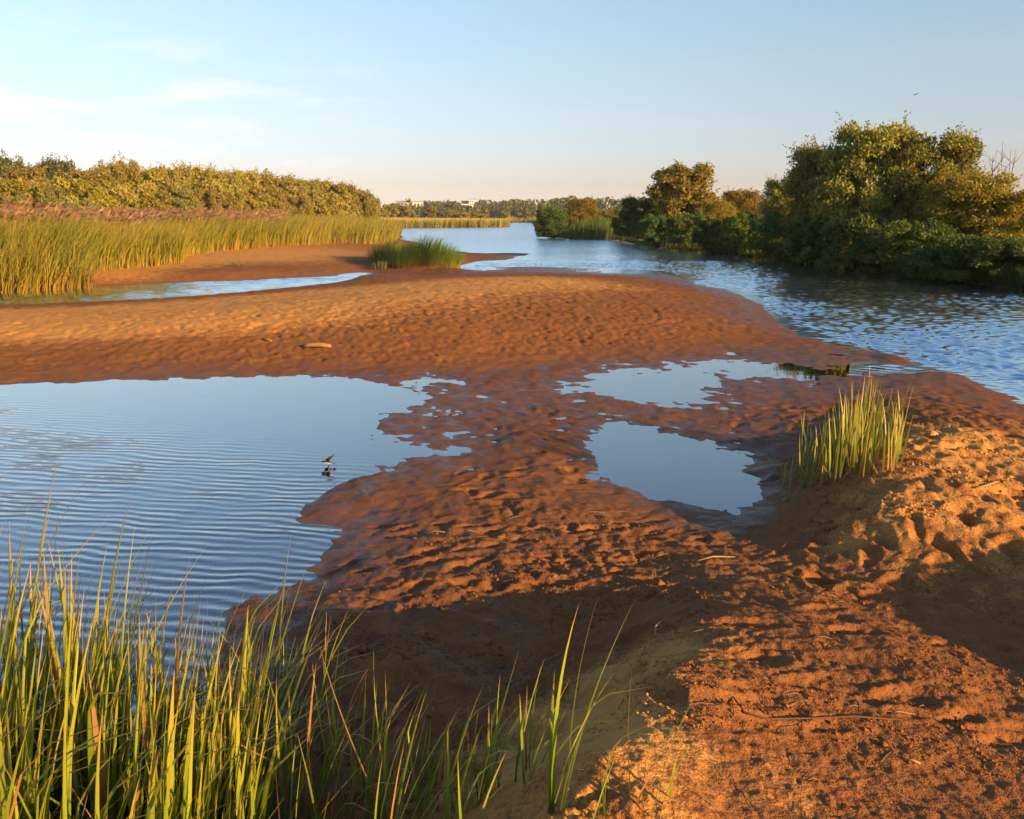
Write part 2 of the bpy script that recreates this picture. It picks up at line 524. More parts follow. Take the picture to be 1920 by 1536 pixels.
pts += [  # the sandbar
    (-200, 690, .07), (-200, 640, .2), (-200, 600, .22), (0, 690, .06), (0, 650, .15), (0, 610, .27), (0, 588, .15), (150, 690, .055), (300, 680, .07), (300, 650, .17), (300, 610, .31), (300, 578, .17),
    (500, 680, .06), (500, 640, .19), (500, 595, .36), (500, 562, .2), (700, 685, .035), (700, 650, .15), (700, 600, .33), (700, 560, .42), (700, 535, .22), (850, 690, .02), (850, 650, .14), (850, 600, .32),
    (850, 550, .44), (850, 525, .25), (1000, 680, .02), (1000, 640, .12), (1000, 590, .30), (1000, 545, .42), (1000, 520, .27), (1150, 660, .04), (1150, 620, .16), (1150, 570, .30), (1150, 535, .26), (1300, 640, .05), (1300, 600, .16), (1290, 560, .2),
    (1400, 630, .04), (1400, 595, .09), (1450, 650, .015), (1560, 668, .012), (1640, 671, .01), (1250, 672, .008), (780, 512, .03), (820, 520, .08),
    # left sand and reed ground
    (250, 518, .18), (400, 503, .22), (500, 494, .26), (600, 482, .29), (680, 474, .29), (700, 492, .22), (600, 508, .12), (450, 515, .14), (740, 500, .16), (800, 492, .30), (840, 484, .2), (880, 482, .07), (930, 481, .05), (965, 478, .03),
    (-150, 530, .25), (0, 520, .3), (100, 505, .35), (300, 480, .4), (500, 465, .42), (650, 455, .42), (720, 452, .3), (0, 465, .5), (300, 445, .7), (500, 435, .7), (640, 430, .7), (-200, 460, .6),
    (720, 424, .15), (800, 423, .15), (900, 423, .15), (940, 423, .12), (800, 416, .3), (900, 416, .3), (600, 418, .8), (300, 425, .8), (0, 432, .8),
    # right bank ground
    (1030, 436, .4), (1100, 440, .4), (1200, 448, .5), (1300, 462, .6), (1450, 472, .6), (1600, 486, .6), (1750, 500, .6), (1900, 520, .6), (2100, 540, .6), (1100, 425, .7), (1300, 430, .8), (1500, 445, .8), (1800, 470, .8), (2100, 490, .8), (2400, 560, .6), (1200, 417, .8), (1600, 425, .8),
    # muddy isthmus
    (880, 760, .008), (960, 720, .012), (1030, 700, .014), (1060, 760, .012), (900, 790, .016), (850, 815, .006), (980, 820, .03), (1060, 850, .025), (900, 900, .035), (780, 920, .03), (1000, 900, .05), (700, 950, .025), (1180, 775, .012), (1300, 790, .014),
    (620, 975, .012), (800, 1000, .055), (1000, 1000, .07), (1130, 980, .06), (700, 1080, .06), (900, 1100, .085), (1100, 1080, .11), (1250, 1000, .07), (1220, 1060, .11), (620, 1120, .06), (560, 1150, .05), (1000, 1180, .09), (750, 1200, .065), (550, 1250, .05), (900, 1290, .085), (650, 1330, .06),
    (1150, 1200, .15), (1080, 1320, .22), (800, 1450, .12), (950, 1450, .24), (560, 1450, .06), (500, 1350, .04), (700, 1560, .14),
    # nose of the bank the viewer stands on
    (1400, 1090, .21), (1330, 1170, .34), (1250, 1260, .49), (1150, 1400, .62), (1080, 1530, .62), (1500, 1140, .29), (1400, 1260, .43), (1600, 1260, .38), (1550, 1400, .43), (1800, 1400, .37), (1760, 1250, .36), (1900, 1300, .32), (1900, 1500, .38), (1350, 1480, .53),
    # hollow
    (1395, 1000, .07), (1380, 1035, .11), (1500, 1050, .14), (1650, 1085, .17), (1800, 1120, .18), (1910, 1150, .19), (1370, 975, .025), (2050, 1150, .25),
    # mound with the sedge clump
    (1480, 960, .09), (1520, 920, .15), (1600, 895, .31), (1660, 850, .37), (1720, 815, .37), (1800, 860, .38), (1900, 840, .35), (1900, 920, .34), (1700, 920, .38), (1650, 970, .30), (1780, 990, .29), (1900, 1010, .28), (1560, 990, .19), (2050, 900, .30),
    (1760, 765, .16), (1680, 745, .08), (1600, 725, .02), (1850, 775, .14), (1920, 790, .2), (1500, 850, .035), (1420, 830, .015), (1450, 770, .022), (1550, 770, .03), (1480, 725, .012), (1560, 820, .10), (1620, 800, .17), (1450, 890, .03),
]
P = np.array([(*at(px, py, z)[:2], z) for px, py, z in pts])
extra = [  # world positions: the bank under the viewer and an unseen hummock added to shade the hollow
    (0.0, 0.6, .55), (0.6, 0.3, .6), (-0.8, 1.0, .3), (-1.6, 0.8, .0), (0.5, 1.3, .56), (1.5, 1.0, .62), (2.6, 0.8, .7),
    (2.9, 2.35, .62), (3.3, 2.3, .86), (3.7, 2.1, 1.08), (3.9, 2.6, 1.0), (3.4, 2.75, .6), (4.5, 2.7, .95), (3.8, 1.5, .9), (3.3, 1.55, .6), (2.7, 1.6, .42), (5.5, 2.0, .85), (3.0, 3.1, .28), (3.4, 4.0, .27), (4.5, 4.8, .26), (6.5, 6.0, .2), (7.5, 8.2, .05),
    (-5, 1.5, -.4), (-3, 1.0, -.2), (-8, 4, -.5), (-9, 8, -.3),
]
P = np.vstack([P, np.array(extra)])


def to_uv(x, y):
    return np.arctan2(x, y), np.log(np.hypot(x, y))


class Field:
    """smooth surface through scattered values, in bearing and log-distance"""
    def __init__(self, xy, val, c=0.035, ridge=1e-5):
        u, v = to_uv(xy[:, 0], xy[:, 1])
        self.u, self.v, self.c2 = u, v, c * c
        k = np.sqrt((u[:, None] - u) ** 2 + (v[:, None] - v) ** 2 + self.c2)
        n = len(u)
        A = np.zeros((n + 1, n + 1))
        A[:n, :n] = k - np.eye(n) * ridge
        A[:n, n] = A[n, :n] = 1
        b = np.zeros(n + 1)
        b[:n] = val
        self.w = np.linalg.solve(A, b)

    def exact(self, u, v):
        out = np.full(u.shape, self.w[-1])
        for i in range(len(self.u)):
            out += self.w[i] * np.sqrt((u - self.u[i]) ** 2 + (v - self.v[i]) ** 2 + self.c2)
        return out

    def __call__(self, u, v):
        """looked up in a lattice of exact values"""
        if not hasattr(self, 'grid'):
            self.gu, self.gv = np.linspace(-1.1, 1.1, 420), np.linspace(-1.1, 8.8, 900)
            self.grid = self.exact(*np.meshgrid(self.gu, self.gv, indexing='ij'))
        a = np.clip((u - self.gu[0]) / (self.gu[1] - self.gu[0]), 0, 418.999)
        b = np.clip((v - self.gv[0]) / (self.gv[1] - self.gv[0]), 0, 898.999)
        i, j = a.astype(int), b.astype(int)
        a, b, g = a - i, b - j, self.grid
        return (g[i, j] * (1 - a) + g[i + 1, j] * a) * (1 - b) + (g[i, j + 1] * (1 - a) + g[i + 1, j + 1] * a) * b


height = Field(P[:, :2], P[:, 2])
dry_shade_pts = [  # how dry the sand is: 0 soaked, .3 damp, 1 dry
    (0, 715, .1), (0, 690, .3), (0, 655, .42), (0, 635, .8), (0, 600, 1), (150, 655, .40), (150, 632, .85), (300, 705, .1), (300, 650, .40), (300, 628, .85), (300, 590, 1), (500, 650, .38), (500, 622, .75), (500, 580, 1), (500, 550, .6), (700, 640, .38), (700, 595, .72), (700, 560, .95), (700, 530, .4),
    (850, 640, .36), (850, 590, .6), (850, 550, .85), (850, 520, .5), (1000, 640, .33), (1000, 590, .45), (1000, 545, .8), (1000, 515, .4), (1150, 620, .33), (1150, 560, .5), (1150, 530, .45), (1300, 600, .3), (1300, 550, .3), (1400, 610, .22), (1450, 650, .1), (1250, 670, .12),
    (700, 690, .15), (900, 690, .18), (1050, 690, .15), (900, 740, .1), (1000, 760, .14), (1000, 820, .18), (850, 830, .1), (900, 880, .22), (700, 920, .12), (600, 975, .05), (750, 990, .17), (900, 1000, .2), (700, 1100, .18), (1000, 1000, .22), (1150, 1050, .27), (1000, 1120, .25), (560, 1130, .15), (480, 1180, .08), (500, 1300, .1), (700, 1250, .28), (900, 1300, .32), (1100, 1250, .45),
    (1080, 880, .18), (1200, 960, .25), (1350, 975, .12), (1450, 870, .08), (1480, 940, .2), (1500, 800, .15), (1450, 740, .15), (1600, 715, .1), (1750, 720, .16), (1880, 750, .16), (1750, 770, .3), (1900, 800, .35), (1250, 780, .15), (1600, 670, .08),
    (1700, 830, .62), (1850, 850, .66), (1900, 940, .64), (1650, 900, .58), (1750, 960, .58), (1600, 960, .55), (1550, 1000, .5), (1450, 1050, .45), (1700, 1080, .5), (1900, 1120, .5), (1400, 1100, .42), (1500, 1200, .36), (1350, 1250, .42), (1200, 1300, .85), (1120, 1400, .95), (1050, 1500, .9), (1250, 1400, .5), (1250, 1500, .55), (1500, 1350, .34), (1800, 1350, .32), (1600, 1500, .36), (1900, 1500, .30), (900, 1450, .6), (700, 1450, .4), (500, 1450, .1),
    (250, 520, .6), (400, 515, .3), (500, 490, .75), (600, 485, .7), (680, 480, .6), (600, 510, .2), (200, 530, .3), (720, 500, .3), (800, 505, .12), (900, 483, .2), (970, 478, .1), (100, 556, .2), (500, 534, .2), (200, 800, .2), (300, 1000, .2), (1250, 870, .1), (1700, 600, .2),
]
dry_shade_pts += [(1000, 504, .1), (1080, 507, .08), (1160, 511, .06), (1237, 517, .05), (1290, 532, .05), (1350, 549, .06), (1400, 572, .08), (1430, 600, .08)]  # dark rim: the bank bushes' cast shadow, put in as soaked sand
D = np.array([(*at(px, py, 0.15)[:2], v) for px, py, v in dry_shade_pts])
dry_and_shade = Field(D[:, :2], D[:, 2], c=0.06)


def in_poly(x, y, poly):
    inside = np.zeros(len(x), bool)
    j = len(poly) - 1
    for i in range(len(poly)):
        xi, yi = poly[i]
        xj, yj = poly[j]
        with np.errstate(divide='ignore', invalid='ignore'):
            c = ((yi > y) != (yj > y)) & (x < (xj - xi) * (y - yi) / (yj - yi) + xi)
        inside ^= c
        j = i
    return inside


def outer_height(x, y):
    """ground outside the surveyed view: the bank behind, the pool to the left, the river to the right"""
    z = 0.55 + 0.15 * fbm(x * 0.15, y * 0.15, 2)
    river_m = sstep(5.5, 7.5, x) * (1 - sstep(13.5, 15, x))
    z = z * (1 - river_m) - 0.6 * river_m
    pool_m = sstep(-1.2, -2.4, x) * sstep(-2.0, 1.0, y) * (1 - sstep(-14, -18, x))
    return z * (1 - pool_m) - 0.4 * pool_m


# polar grid, fine where it lies in view
th = [-180.0]
while th[-1] < 180 - 1e-6:
    t = abs(th[-1])
    st = 0.14 if t < 38 else (0.4 if t < 48 else (1.5 if t < 70 else 4.0))
    nxt = th[-1] + st
    th.append(min(nxt, 180.0))
th = np.radians(np.array(th[:-1]))
rr = [0.35]
while rr[-1] < 6000:
    r = rr[-1]
    rr.append(r * (1 + (0.03 if r < 1.6 else 0.0031 if r < 6.5 else 0.0048 if r < 40 else 0.008 if r < 70 else 0.03 if r < 500 else 0.12)))
rr = np.array(rr)
NT, NR = len(th), len(rr)
TH, RR = np.meshgrid(th, rr)          # rows = radius
X, Y = RR * np.sin(TH), RR * np.cos(TH)
U, V = TH, np.log(RR)

Z = np.zeros_like(X)
inview = np.abs(TH) < R(62)
Z[inview] = height(U[inview], V[inview])
w_out = sstep(R(42), R(60), np.abs(TH))
Z = np.where(w_out >= 1, outer_height(X, Y), Z * (1 - w_out) + outer_height(X, Y) * w_out)
far_w = sstep(260, 340, RR)
Z = Z * (1 - far_w) + (1.2 + 2.0 * sstep(400, 900, RR)) * far_w
Z = np.clip(Z, -0.7, 4)

# river bed and right bank cut along the traced waterlines
left_line = [(728, 430), (745, 438), (765, 451), (800, 462), (860, 472), (917, 475), (993, 476), (987, 479), (946, 488), (888, 492), (859, 498), (870, 506), (930, 502), (1000, 500), (1080, 502), (1160, 505), (1237, 510), (1288, 525), (1355, 542), (1385, 552), (1427, 571), (1439, 584), (1463, 607), (1487, 619), (1518, 634), (1549, 641), (1595, 653), (1652, 662), (1700, 673), (1730, 690), (1790, 701), (1824, 710), (1870, 733), (1916, 750), (2010, 778), (2200, 830)]
right_line = [(2400, 620), (2100, 570), (1920, 544), (1861, 536), (1725, 518), (1590, 502), (1495, 490), (1421, 481), (1339, 474), (1258, 466), (1204, 459), (1150, 449), (1068, 448), (1009, 444), (1003, 434), (1000, 425)]
top_line = [(998, 417.5), (962, 417.5), (957, 424), (955, 426), (900, 427), (800, 427.5), (727, 428.6)]


def seg_dist(x, y, line):
    d = np.full(x.shape, 1e9)
    for (ax, ay), (bx, by) in zip(line[:-1], line[1:]):
        ux, uy = bx - ax, by - ay
        t = np.clip(((x - ax) * ux + (y - ay) * uy) / (ux * ux + uy * uy), 0, 1)
        d = np.minimum(d, np.hypot(x - ax - t * ux, y - ay - t * uy))
    return d


W = lambda ln: [tuple(at(px, py)[:2]) for px, py in ln]
wl_, wr_, wt_ = W(left_line), W(right_line), W(top_line)
reg = (np.abs(TH) < R(58)) & (RR > 6) & (RR < 420)
xg, yg, zg = X[reg], Y[reg], Z[reg]
inside = in_poly(xg, yg, wl_ + wr_ + wt_)
dl, dr_ = seg_dist(xg, yg, wl_), seg_dist(xg, yg, wr_)
dm = np.minimum(dl, dr_)
zg = np.where(inside, np.minimum(zg, -0.01 - np.clip(0.06 * dm, 0, .5)), zg)
rightside = (~inside) & (dr_ < dl) & (xg > 1)
zg = np.where(rightside, np.clip(0.035 + 0.12 * dr_, 0.01, 0.45), zg)
Z[reg] = zg

# relief: soft lumps everywhere, trampled sand on the bars
act = (RR < 75) & (np.abs(TH) < R(50))
xa, ya, za = X[act], Y[act], Z[act]
dist = RR[act]
above = sstep(0.01, 0.10, za)
under = sstep(-0.06, -0.01, za)
fade = 1 - sstep(40, 70, dist)
nose = sstep(0.1, 0.6, xa) * (1 - sstep(3.6, 4.6, dist))      # trodden firm and smoother
lump = (1 - 0.6 * nose) * (fbm(xa * 2.3, ya * 2.3, 3, 0.55, 3.0) * (0.012 + 0.003 * above) + 0.007 * fbm(xa * 5.3, ya * 5.3, 3, 0.6, 21.0)) * under
ripple = fbm(xa * 9.0, ya * 9.0, 3, 0.6, 8.0)
mud = (0.002 + 0.009 * above) * (1 - 0.5 * nose) * ripple * under
crumb = np.abs(fbm(xa * 16.0, ya * 16.0, 2, 0.5, 1.0))
mud += (0.007 * above) * (crumb - 0.25) * (dist < 12)
trample = 1 - np.abs(fbm(xa * 5.2, ya * 5.2, 3, 0.55, 5.0)) * 1.6
bar = sstep(8.5, 10.5, dist) * sstep(0.05, 0.16, za)
mud += 0.008 * bar * (trample - 0.6)
za = za + (lump + mud) * fade
Z[act] = za
DRY = np.full_like(X, 0.5)
DRY[inview] = np.clip(dry_and_shade(U[inview], V[inview]), 0, 1.05)
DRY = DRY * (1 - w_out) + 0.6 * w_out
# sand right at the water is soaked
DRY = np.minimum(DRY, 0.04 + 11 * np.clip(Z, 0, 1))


def block(x, y, rad):
    """index window of the grid round a point"""
    r, t = math.hypot(x, y), math.atan2(x, y)
    i0, i1 = np.searchsorted(rr, [r - rad, r + rad])
    j0, j1 = np.searchsorted(th, [t - rad / r, t + rad / r])
    return slice(max(i0, 0), i1 + 1), slice(max(j0, 0), j1 + 1)


def dent(x, y, ang, ln, wd, dep, rim=0.35, ribs=False):
    i, j = block(x, y, ln * 1.3)
    dx, dy = X[i, j] - x, Y[i, j] - y
    a, b = dx * math.cos(ang) + dy * math.sin(ang), -dx * math.sin(ang) + dy * math.cos(ang)
    w = wd * (1 + 0.25 * np.sin(a / ln * 5))
    q = np.sqrt((a / (ln / 2)) ** 2 + (b / (w / 2)) ** 2)
    q = q * (1 + 0.35 * perlin(X[i, j] * 1.7 / ln + 31, Y[i, j] * 1.7 / ln))
    d = -dep * np.exp(-q ** 4) + dep * rim * np.exp(-((q - 1.3) / 0.28) ** 2)
    if ribs:
        d += 0.0016 * np.sin(a * 2 * math.pi / 0.018) * np.exp(-q ** 6)
    Z[i, j] += d


def ground_z(x, y):
    r, t = math.hypot(x, y), math.atan2(x, y)
    i = min(max(np.searchsorted(rr, r) - 1, 0), NR - 2)
    j = min(max(np.searchsorted(th, t) - 1, 0), NT - 2)
    fi = min(max((r - rr[i]) / (rr[i + 1] - rr[i]), 0), 1)
    fj = min(max((t - th[j]) / (th[j + 1] - th[j]), 0), 1)
    return float((Z[i, j] * (1 - fi) + Z[i + 1, j] * fi) * (1 - fj) + (Z[i, j + 1] * (1 - fi) + Z[i + 1, j + 1] * fi) * fj)


def ground_zs(x, y):
    r, t = np.hypot(x, y), np.arctan2(x, y)
    i = np.clip(np.searchsorted(rr, r) - 1, 0, NR - 2)
    j = np.clip(np.searchsorted(th, t) - 1, 0, NT - 2)
    fi = np.clip((r - rr[i]) / (rr[i + 1] - rr[i]), 0, 1)
    fj = np.clip((t - th[j]) / (th[j + 1] - th[j]), 0, 1)
    return (Z[i, j] * (1 - fi) + Z[i + 1, j] * fi) * (1 - fj) + (Z[i, j + 1] * (1 - fi) + Z[i + 1, j + 1] * fi) * fj


def prints(n, poly, dep, ln=(0.2, 0.3), zmin=0.03, ang0=None, rim=0.35):
    """footprints scattered over a patch given in photograph pixels"""
    x0, x1, y0, y1 = poly
    k = 0
    while k < n:
        # even over the ground, not over the picture
        a = at(x0, y1, .15), at(x1, y0, .15)
        yy = math.sqrt(rnd.uniform(a[0][1] ** 2, a[1][1] ** 2))
        px = rnd.uniform(x0, x1)
        xx = (px - 960) / F * (yy * CP + 1.85 * SP)
        k += 1
        if ground_z(xx, yy) < zmin:
            continue
        L = rnd.uniform(*ln)
        an = rnd.uniform(0, math.pi) if ang0 is None else rnd.gauss(ang0, 0.4)
        dent(xx, yy, an, L, L * rnd.uniform(0.36, 0.5), rnd.uniform(0.6, 1.2) * dep, rim)


prints(3400, (-150, 1250, 520, 640), 0.026, (0.10, 0.20), zmin=0.12)
prints(2200, (-150, 1350, 600, 700), 0.016, (0.09, 0.18), zmin=0.05)
prints(260, (200, 700, 470, 515), 0.04, zmin=0.10)
prints(130, (1560, 2000, 790, 1000), 0.022, (0.15, 0.3), 0.2, None, 0.2)
prints(130, (620, 1330, 950, 1190), 0.015, (0.10, 0.26), 0.02, 0.2)
prints(60, (1200, 2000, 1100, 1536), 0.014, (0.14, 0.28), 0.2, 0.0, 0.3)
prints(45, (560, 1250, 1190, 1500), 0.022, (0.2, 0.3), 0.02)
prints(80, (850, 1100, 740, 950), 0.014, (0.15, 0.3), 0.012)
prints(60, (1350, 1650, 740, 880), 0.016, (0.2, 0.3), 0.004)
prints(25, (1450, 1950, 1000, 1150), 0.03, (0.2, 0.3), 0.02)
for px, py in ((1545, 1272), (1420, 1345), (1700, 1290)):
    q = at(px, py, 0.42)
    dent(q[0], q[1], R(8), 0.29, 0.105, 0.014, 0.5, True)
# crumbly fine relief on the near ground
near = (RR < 9) & (np.abs(TH) < R(45))
xn, yn, zn = X[near], Y[near], Z[near]
cl = fbm(xn * 30, yn * 30, 3, 0.68, 2.0)
patch = sstep(-0.15, 0.35, fbm(xn * 1.3, yn * 1.3, 2, 0.5, 7.0))
firm = sstep(0.1, 0.6, xn) * (1 - sstep(3.6, 4.6, RR[near]))
Z[near] = zn + (1 - 0.5 * firm) * (0.0022 + 0.0060 * patch) * cl * sstep(0.02, 0.10, zn)

MEAD = sstep(0.3, 0.6, Z) * 0
# grassy ground: right bank, behind the reeds, everything far
land = Z > 0.12
ang_px = 960 + F * np.tan(np.clip(TH, -1.2, 1.2))
mg = MEAD[reg]
mg[rightside] = 1.0
MEAD[reg] = mg
MEAD = np.where(land & (RR > 75), 1.0, MEAD)
MEAD = np.where(land & (ang_px < 700) & (RR > 27 + np.clip(ang_px, -200, 700) * 0.062), 1.0, MEAD)

verts = np.stack([X, Y, Z], -1).reshape(-1, 3)
ii, jj = np.meshgrid(np.arange(NR - 1), np.arange(NT), indexing='ij')
j2 = (jj + 1) % NT
quads = np.stack([ii * NT + jj, (ii + 1) * NT + jj, (ii + 1) * NT + j2, ii * NT + j2], -1).reshape(-1, 4)[:, ::-1]
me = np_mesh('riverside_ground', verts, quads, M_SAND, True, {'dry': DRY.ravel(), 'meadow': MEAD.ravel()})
tag(obj('ground', me), kind='structure')


# ------------------------------------------------------------------ water
def water_sheet(name, poly, mat):
    v = [(*p, 0.0) for p in poly]
    bm_me = py_mesh(name, v, [list(range(len(v)))], mat)
    if bm_me.polygons[0].normal.z < 0:
        bm_me.flip_normals()
    return tag(obj(name, bm_me), kind='structure')


w2 = lambda px, py: tuple(at(px, py)[:2])
water_sheet('pool_water', [w2(1000, 668), w2(985, 760), w2(1010, 880), w2(900, 980), w2(680, 1110), w2(480, 1250), w2(520, 1600), (-0.7, 1.6), (-0.6, -4), (-22, -4), (-26, 14), w2(-300, 650), w2(300, 672), w2(700, 680)], M_POOL)
water_sheet('puddle_water', [w2(1040, 668), w2(1030, 880), w2(1200, 985), w2(1440, 1000), w2(1500, 880), w2(1480, 760), w2(1640, 722), w2(1660, 690), w2(1640, 668), w2(1400, 655)], M_CALM).location.z = -0.002


def river_sheet():
    """the river as a real wavy surface; waves die out in the shallows"""
    tt = np.concatenate([np.radians(np.arange(-40, -8, .4)), np.radians(np.arange(-8, 39, .09)), np.radians(np.arange(42, 75, 1.0))])
    r_ = [7.0]
    while r_[-1] < 900:
        r_.append(r_[-1] + (0.018 + 0.0023 * r_[-1] if r_[-1] < 40 else 0.006 * r_[-1] if r_[-1] < 75 else 0.04 * r_[-1]))
    T, Q = np.meshgrid(tt, np.array(r_))
    x, y = Q * np.sin(T), Q * np.cos(T)
    z = np.zeros_like(x)
    g = np.random.default_rng(5)
    for k in range(34):
        lam = 0.13 * (1.055 ** (k % 17)) if k < 17 else g.uniform(.15, .32)
        a = R(-100) + g.normal() * 0.55
        kx, ky = math.cos(a) * 2 * math.pi / lam, math.sin(a) * 2 * math.pi / lam
        amp = 0.049 * lam / (2 * math.pi)
        z += amp * np.sin(kx * x + ky * y + g.uniform(0, 6.28) + 1.5 * fbm(x * .35, y * .35, 1, .5, k))
    gust = 0.55 + 0.75 * sstep(-.4, .5, fbm(x * .09, y * .16, 2, .5, 40.0))
    deep = sstep(0.0, 0.07, -ground_zs(x.ravel(), y.ravel()).reshape(x.shape))
    inlet = np.maximum(sstep(3.6, 5.4, x - .09 * y), sstep(11.4, 13.0, y))
    z *= gust * (0.12 + 0.88 * deep) * (0.15 + 0.85 * inlet)
    nr, nt = x.shape
    i_, j_ = np.meshgrid(np.arange(nr - 1), np.arange(nt - 1), indexing='ij')
    q = np.stack([i_ * nt + j_, i_ * nt + j_ + 1, (i_ + 1) * nt + j_ + 1, (i_ + 1) * nt + j_], -1).reshape(-1, 4)
    poly = [w2(1590, 730), w2(1740, 760), w2(1880, 800), (9.0, 7.5), (9.5, -60), (60, -60), (500, 1200), (-500, 1200), (-200, 60), (-26, 14.5), w2(-250, 620), w2(300, 610), w2(700, 570), w2(1000, 560), w2(1300, 600), w2(1420, 628), w2(1590, 667), w2(1594, 690)]
    c = (q[:, 0] + 0)
    keep = in_poly(x.ravel()[q].mean(1), y.ravel()[q].mean(1), poly)
    gz = ground_zs(x.ravel()[q].mean(1), y.ravel()[q].mean(1))
    keep &= gz < 0.10
    q = q[keep][:, ::-1]
    used, inv = np.unique(q, return_inverse=True)
    v = np.stack([x.ravel(), y.ravel(), z.ravel()], 1)[used]
    tag(obj('river_water', np_mesh('river_water', v, inv.reshape(-1, 4), M_RIVER, True)), kind='structure')


river_sheet()


# ------------------------------------------------------------------ vegetation builders
def leaf_quads(c, d, nrm, ln, wd):
    """diamond leaves: centres, long axes, normals"""
    d = d / np.linalg.norm(d, axis=1, keepdims=True)
    s = np.cross(d, nrm)
    s /= np.linalg.norm(s, axis=1, keepdims=True) + 1e-9
    ln, wd = ln[:, None], wd[:, None]
    v = np.stack([c - d * ln * 0.5, c + s * wd * 0.5, c + d * ln * 0.5, c - s * wd * 0.5], 1)
    f = np.arange(len(c) * 4).reshape(-1, 4)
    return v.reshape(-1, 3), f


def unit(n, g):
    v = g.normal(size=(n, 3))
    return v / np.linalg.norm(v, axis=1, keepdims=True)


def crown_mesh(name, seed, size, lobes, leaves, leaf, aspect, mat, low=0.0, sprays=0, dome=1.0, lobe=(0.13, 0.27)):
    """size=(rx, ry, height). Lobes fill a dome; leaves sit in their outer shells."""
    g = np.random.default_rng(seed)
    rx, ry, h = size
    cs, rs = [], []
    for k in range(lobes):
        a = g.uniform(0, 2 * math.pi)
        t = g.uniform(0, 1)
        zc = low + (1 - low) * (0.12 + 0.74 * t)
        zz = (zc - low) / (1 - low)
        prof = math.sqrt(max(0.02, 1 - (abs(zz - 0.38) / 0.66) ** (2.2 * dome)))
        q = prof * math.sqrt(g.uniform(0.12, 1.0)) * 0.80
        cs.append((rx * q * math.cos(a), ry * q * math.sin(a), h * zc))
        rs.append(g.uniform(*lobe) * min(rx, ry, h * 0.6))
    cs, rs = np.array(cs), np.array(rs)
    k = g.choice(lobes, leaves, p=rs ** 2 / np.sum(rs ** 2))
    u = unit(leaves, g)
    u[:, 2] = np.where(u[:, 2] < -0.3, -u[:, 2], u[:, 2])
    rad = rs[k] * (1.0 - 0.55 * g.uniform(0, 1, leaves) ** 1.8 + 0.20 * g.normal(size=leaves))
    c = cs[k] + u * rad[:, None] * np.array([1, 1, 0.95])
    c[:, 2] = np.clip(c[:, 2], 0.03, h * 1.02)
    d = unit(leaves, g) + u * 0.7 + np.array([0.1, 0, 0.35])
    nm = u + 0.8 * unit(leaves, g)
    ln = leaf * g.uniform(0.6, 1.35, leaves)
    C, Dd, Nn, L = [c], [d], [nm], [ln]
    for s in range(sprays):                       # shoots that stand out of the outline
        kk = g.integers(lobes)
        u0 = unit(1, g)[0]
        u0[2] = abs(u0[2]) + 0.7
        u0 /= np.linalg.norm(u0)
        base = cs[kk] + u0 * rs[kk] * 0.8
        m = 20
        tt = np.linspace(0, 1, m)
        length = g.uniform(0.07, 0.17) * h
        p = base + np.outer(tt, u0) * length + np.outer(tt ** 2, [0.15, 0, -0.12]) * length
        C.append(p + g.normal(size=(m, 3)) * leaf * 0.35)
        Dd.append(unit(m, g) + u0)
        Nn.append(unit(m, g))
        L.append(leaf * g.uniform(0.5, 1.0, m))
    c, d, nm, ln = map(np.concatenate, (C, Dd, Nn, L))
    v, f = leaf_quads(c, d, nm, ln, ln * aspect)
    return np_mesh(name, v, f, mat), cs


def tube(V, Fc, p, r, sides=5):
    """append a tapered tube through points p with radii r"""
    p = [Vector(q) for q in p]
    base = len(V)
    n = len(p)
    for i in range(n):
        t = (p[min(i + 1, n - 1)] - p[max(i - 1, 0)]).normalized()
        a = t.orthogonal().normalized()
        if i and a.dot(prev) < 0: a = -a
        if i:
            a = (prev - t * prev.dot(t)).normalized()
        prev = a
        b = t.cross(a)
        for s in range(sides):
            an = 2 * math.pi * s / sides
            V.append(p[i] + (a * math.cos(an) + b * math.sin(an)) * r[i])
    for i in range(n - 1):
        for s in range(sides):
            s2 = (s + 1) % sides
            Fc.append((base + i * sides + s, base + i * sides + s2, base + (i + 1) * sides + s2, base + (i + 1) * sides + s))
    Fc.append(tuple(base + s for s in reversed(range(sides))))
    Fc.append(tuple(base + (n - 1) * sides + s for s in range(sides)))


def stems_mesh(name, seed, cs, h, stems, rad, single=False):
    g = random.Random(seed)
    V, Fc = [], []
    order = list(range(len(cs)))
    g.shuffle(order)
    if single:
        fork = Vector((0, 0, h * 0.38))
        tube(V, Fc, [(0, 0, -0.25), (0.02, 0, h * 0.2), fork], [rad * 1.25, rad, rad * 0.8], 7)
    for k in order[:stems]:
        c = Vector(cs[k])
        a = g.uniform(0, 6.28)
        b0 = Vector((math.cos(a) * rad * 1.5, math.sin(a) * rad * 1.5, -0.25)) if not single else Vector((0, 0, h * 0.36))
        mid = b0.lerp(c, 0.5) + Vector((g.uniform(-.1, .1), g.uniform(-.1, .1), 0.12)) * h * 0.5
        tube(V, Fc, [b0, b0.lerp(mid, .5) + Vector((0, 0, .03 * h)), mid, c], [rad * .7, rad * .55, rad * .38, rad * .14], 5)
    return py_mesh(name, V, Fc, M_BARK, True)


def plant_proto(name, seed, size, lobes, leaves, leaf, aspect, mat, low, sprays, stems, rad, single=False, dome=1.0):
    crown, cs = crown_mesh(name + '_crown', seed, size, lobes, leaves, leaf, aspect, mat, low, sprays, dome)
    trunk = stems_mesh(name + '_trunk', seed, cs, size[2], stems, rad, single)
    return crown, trunk, size


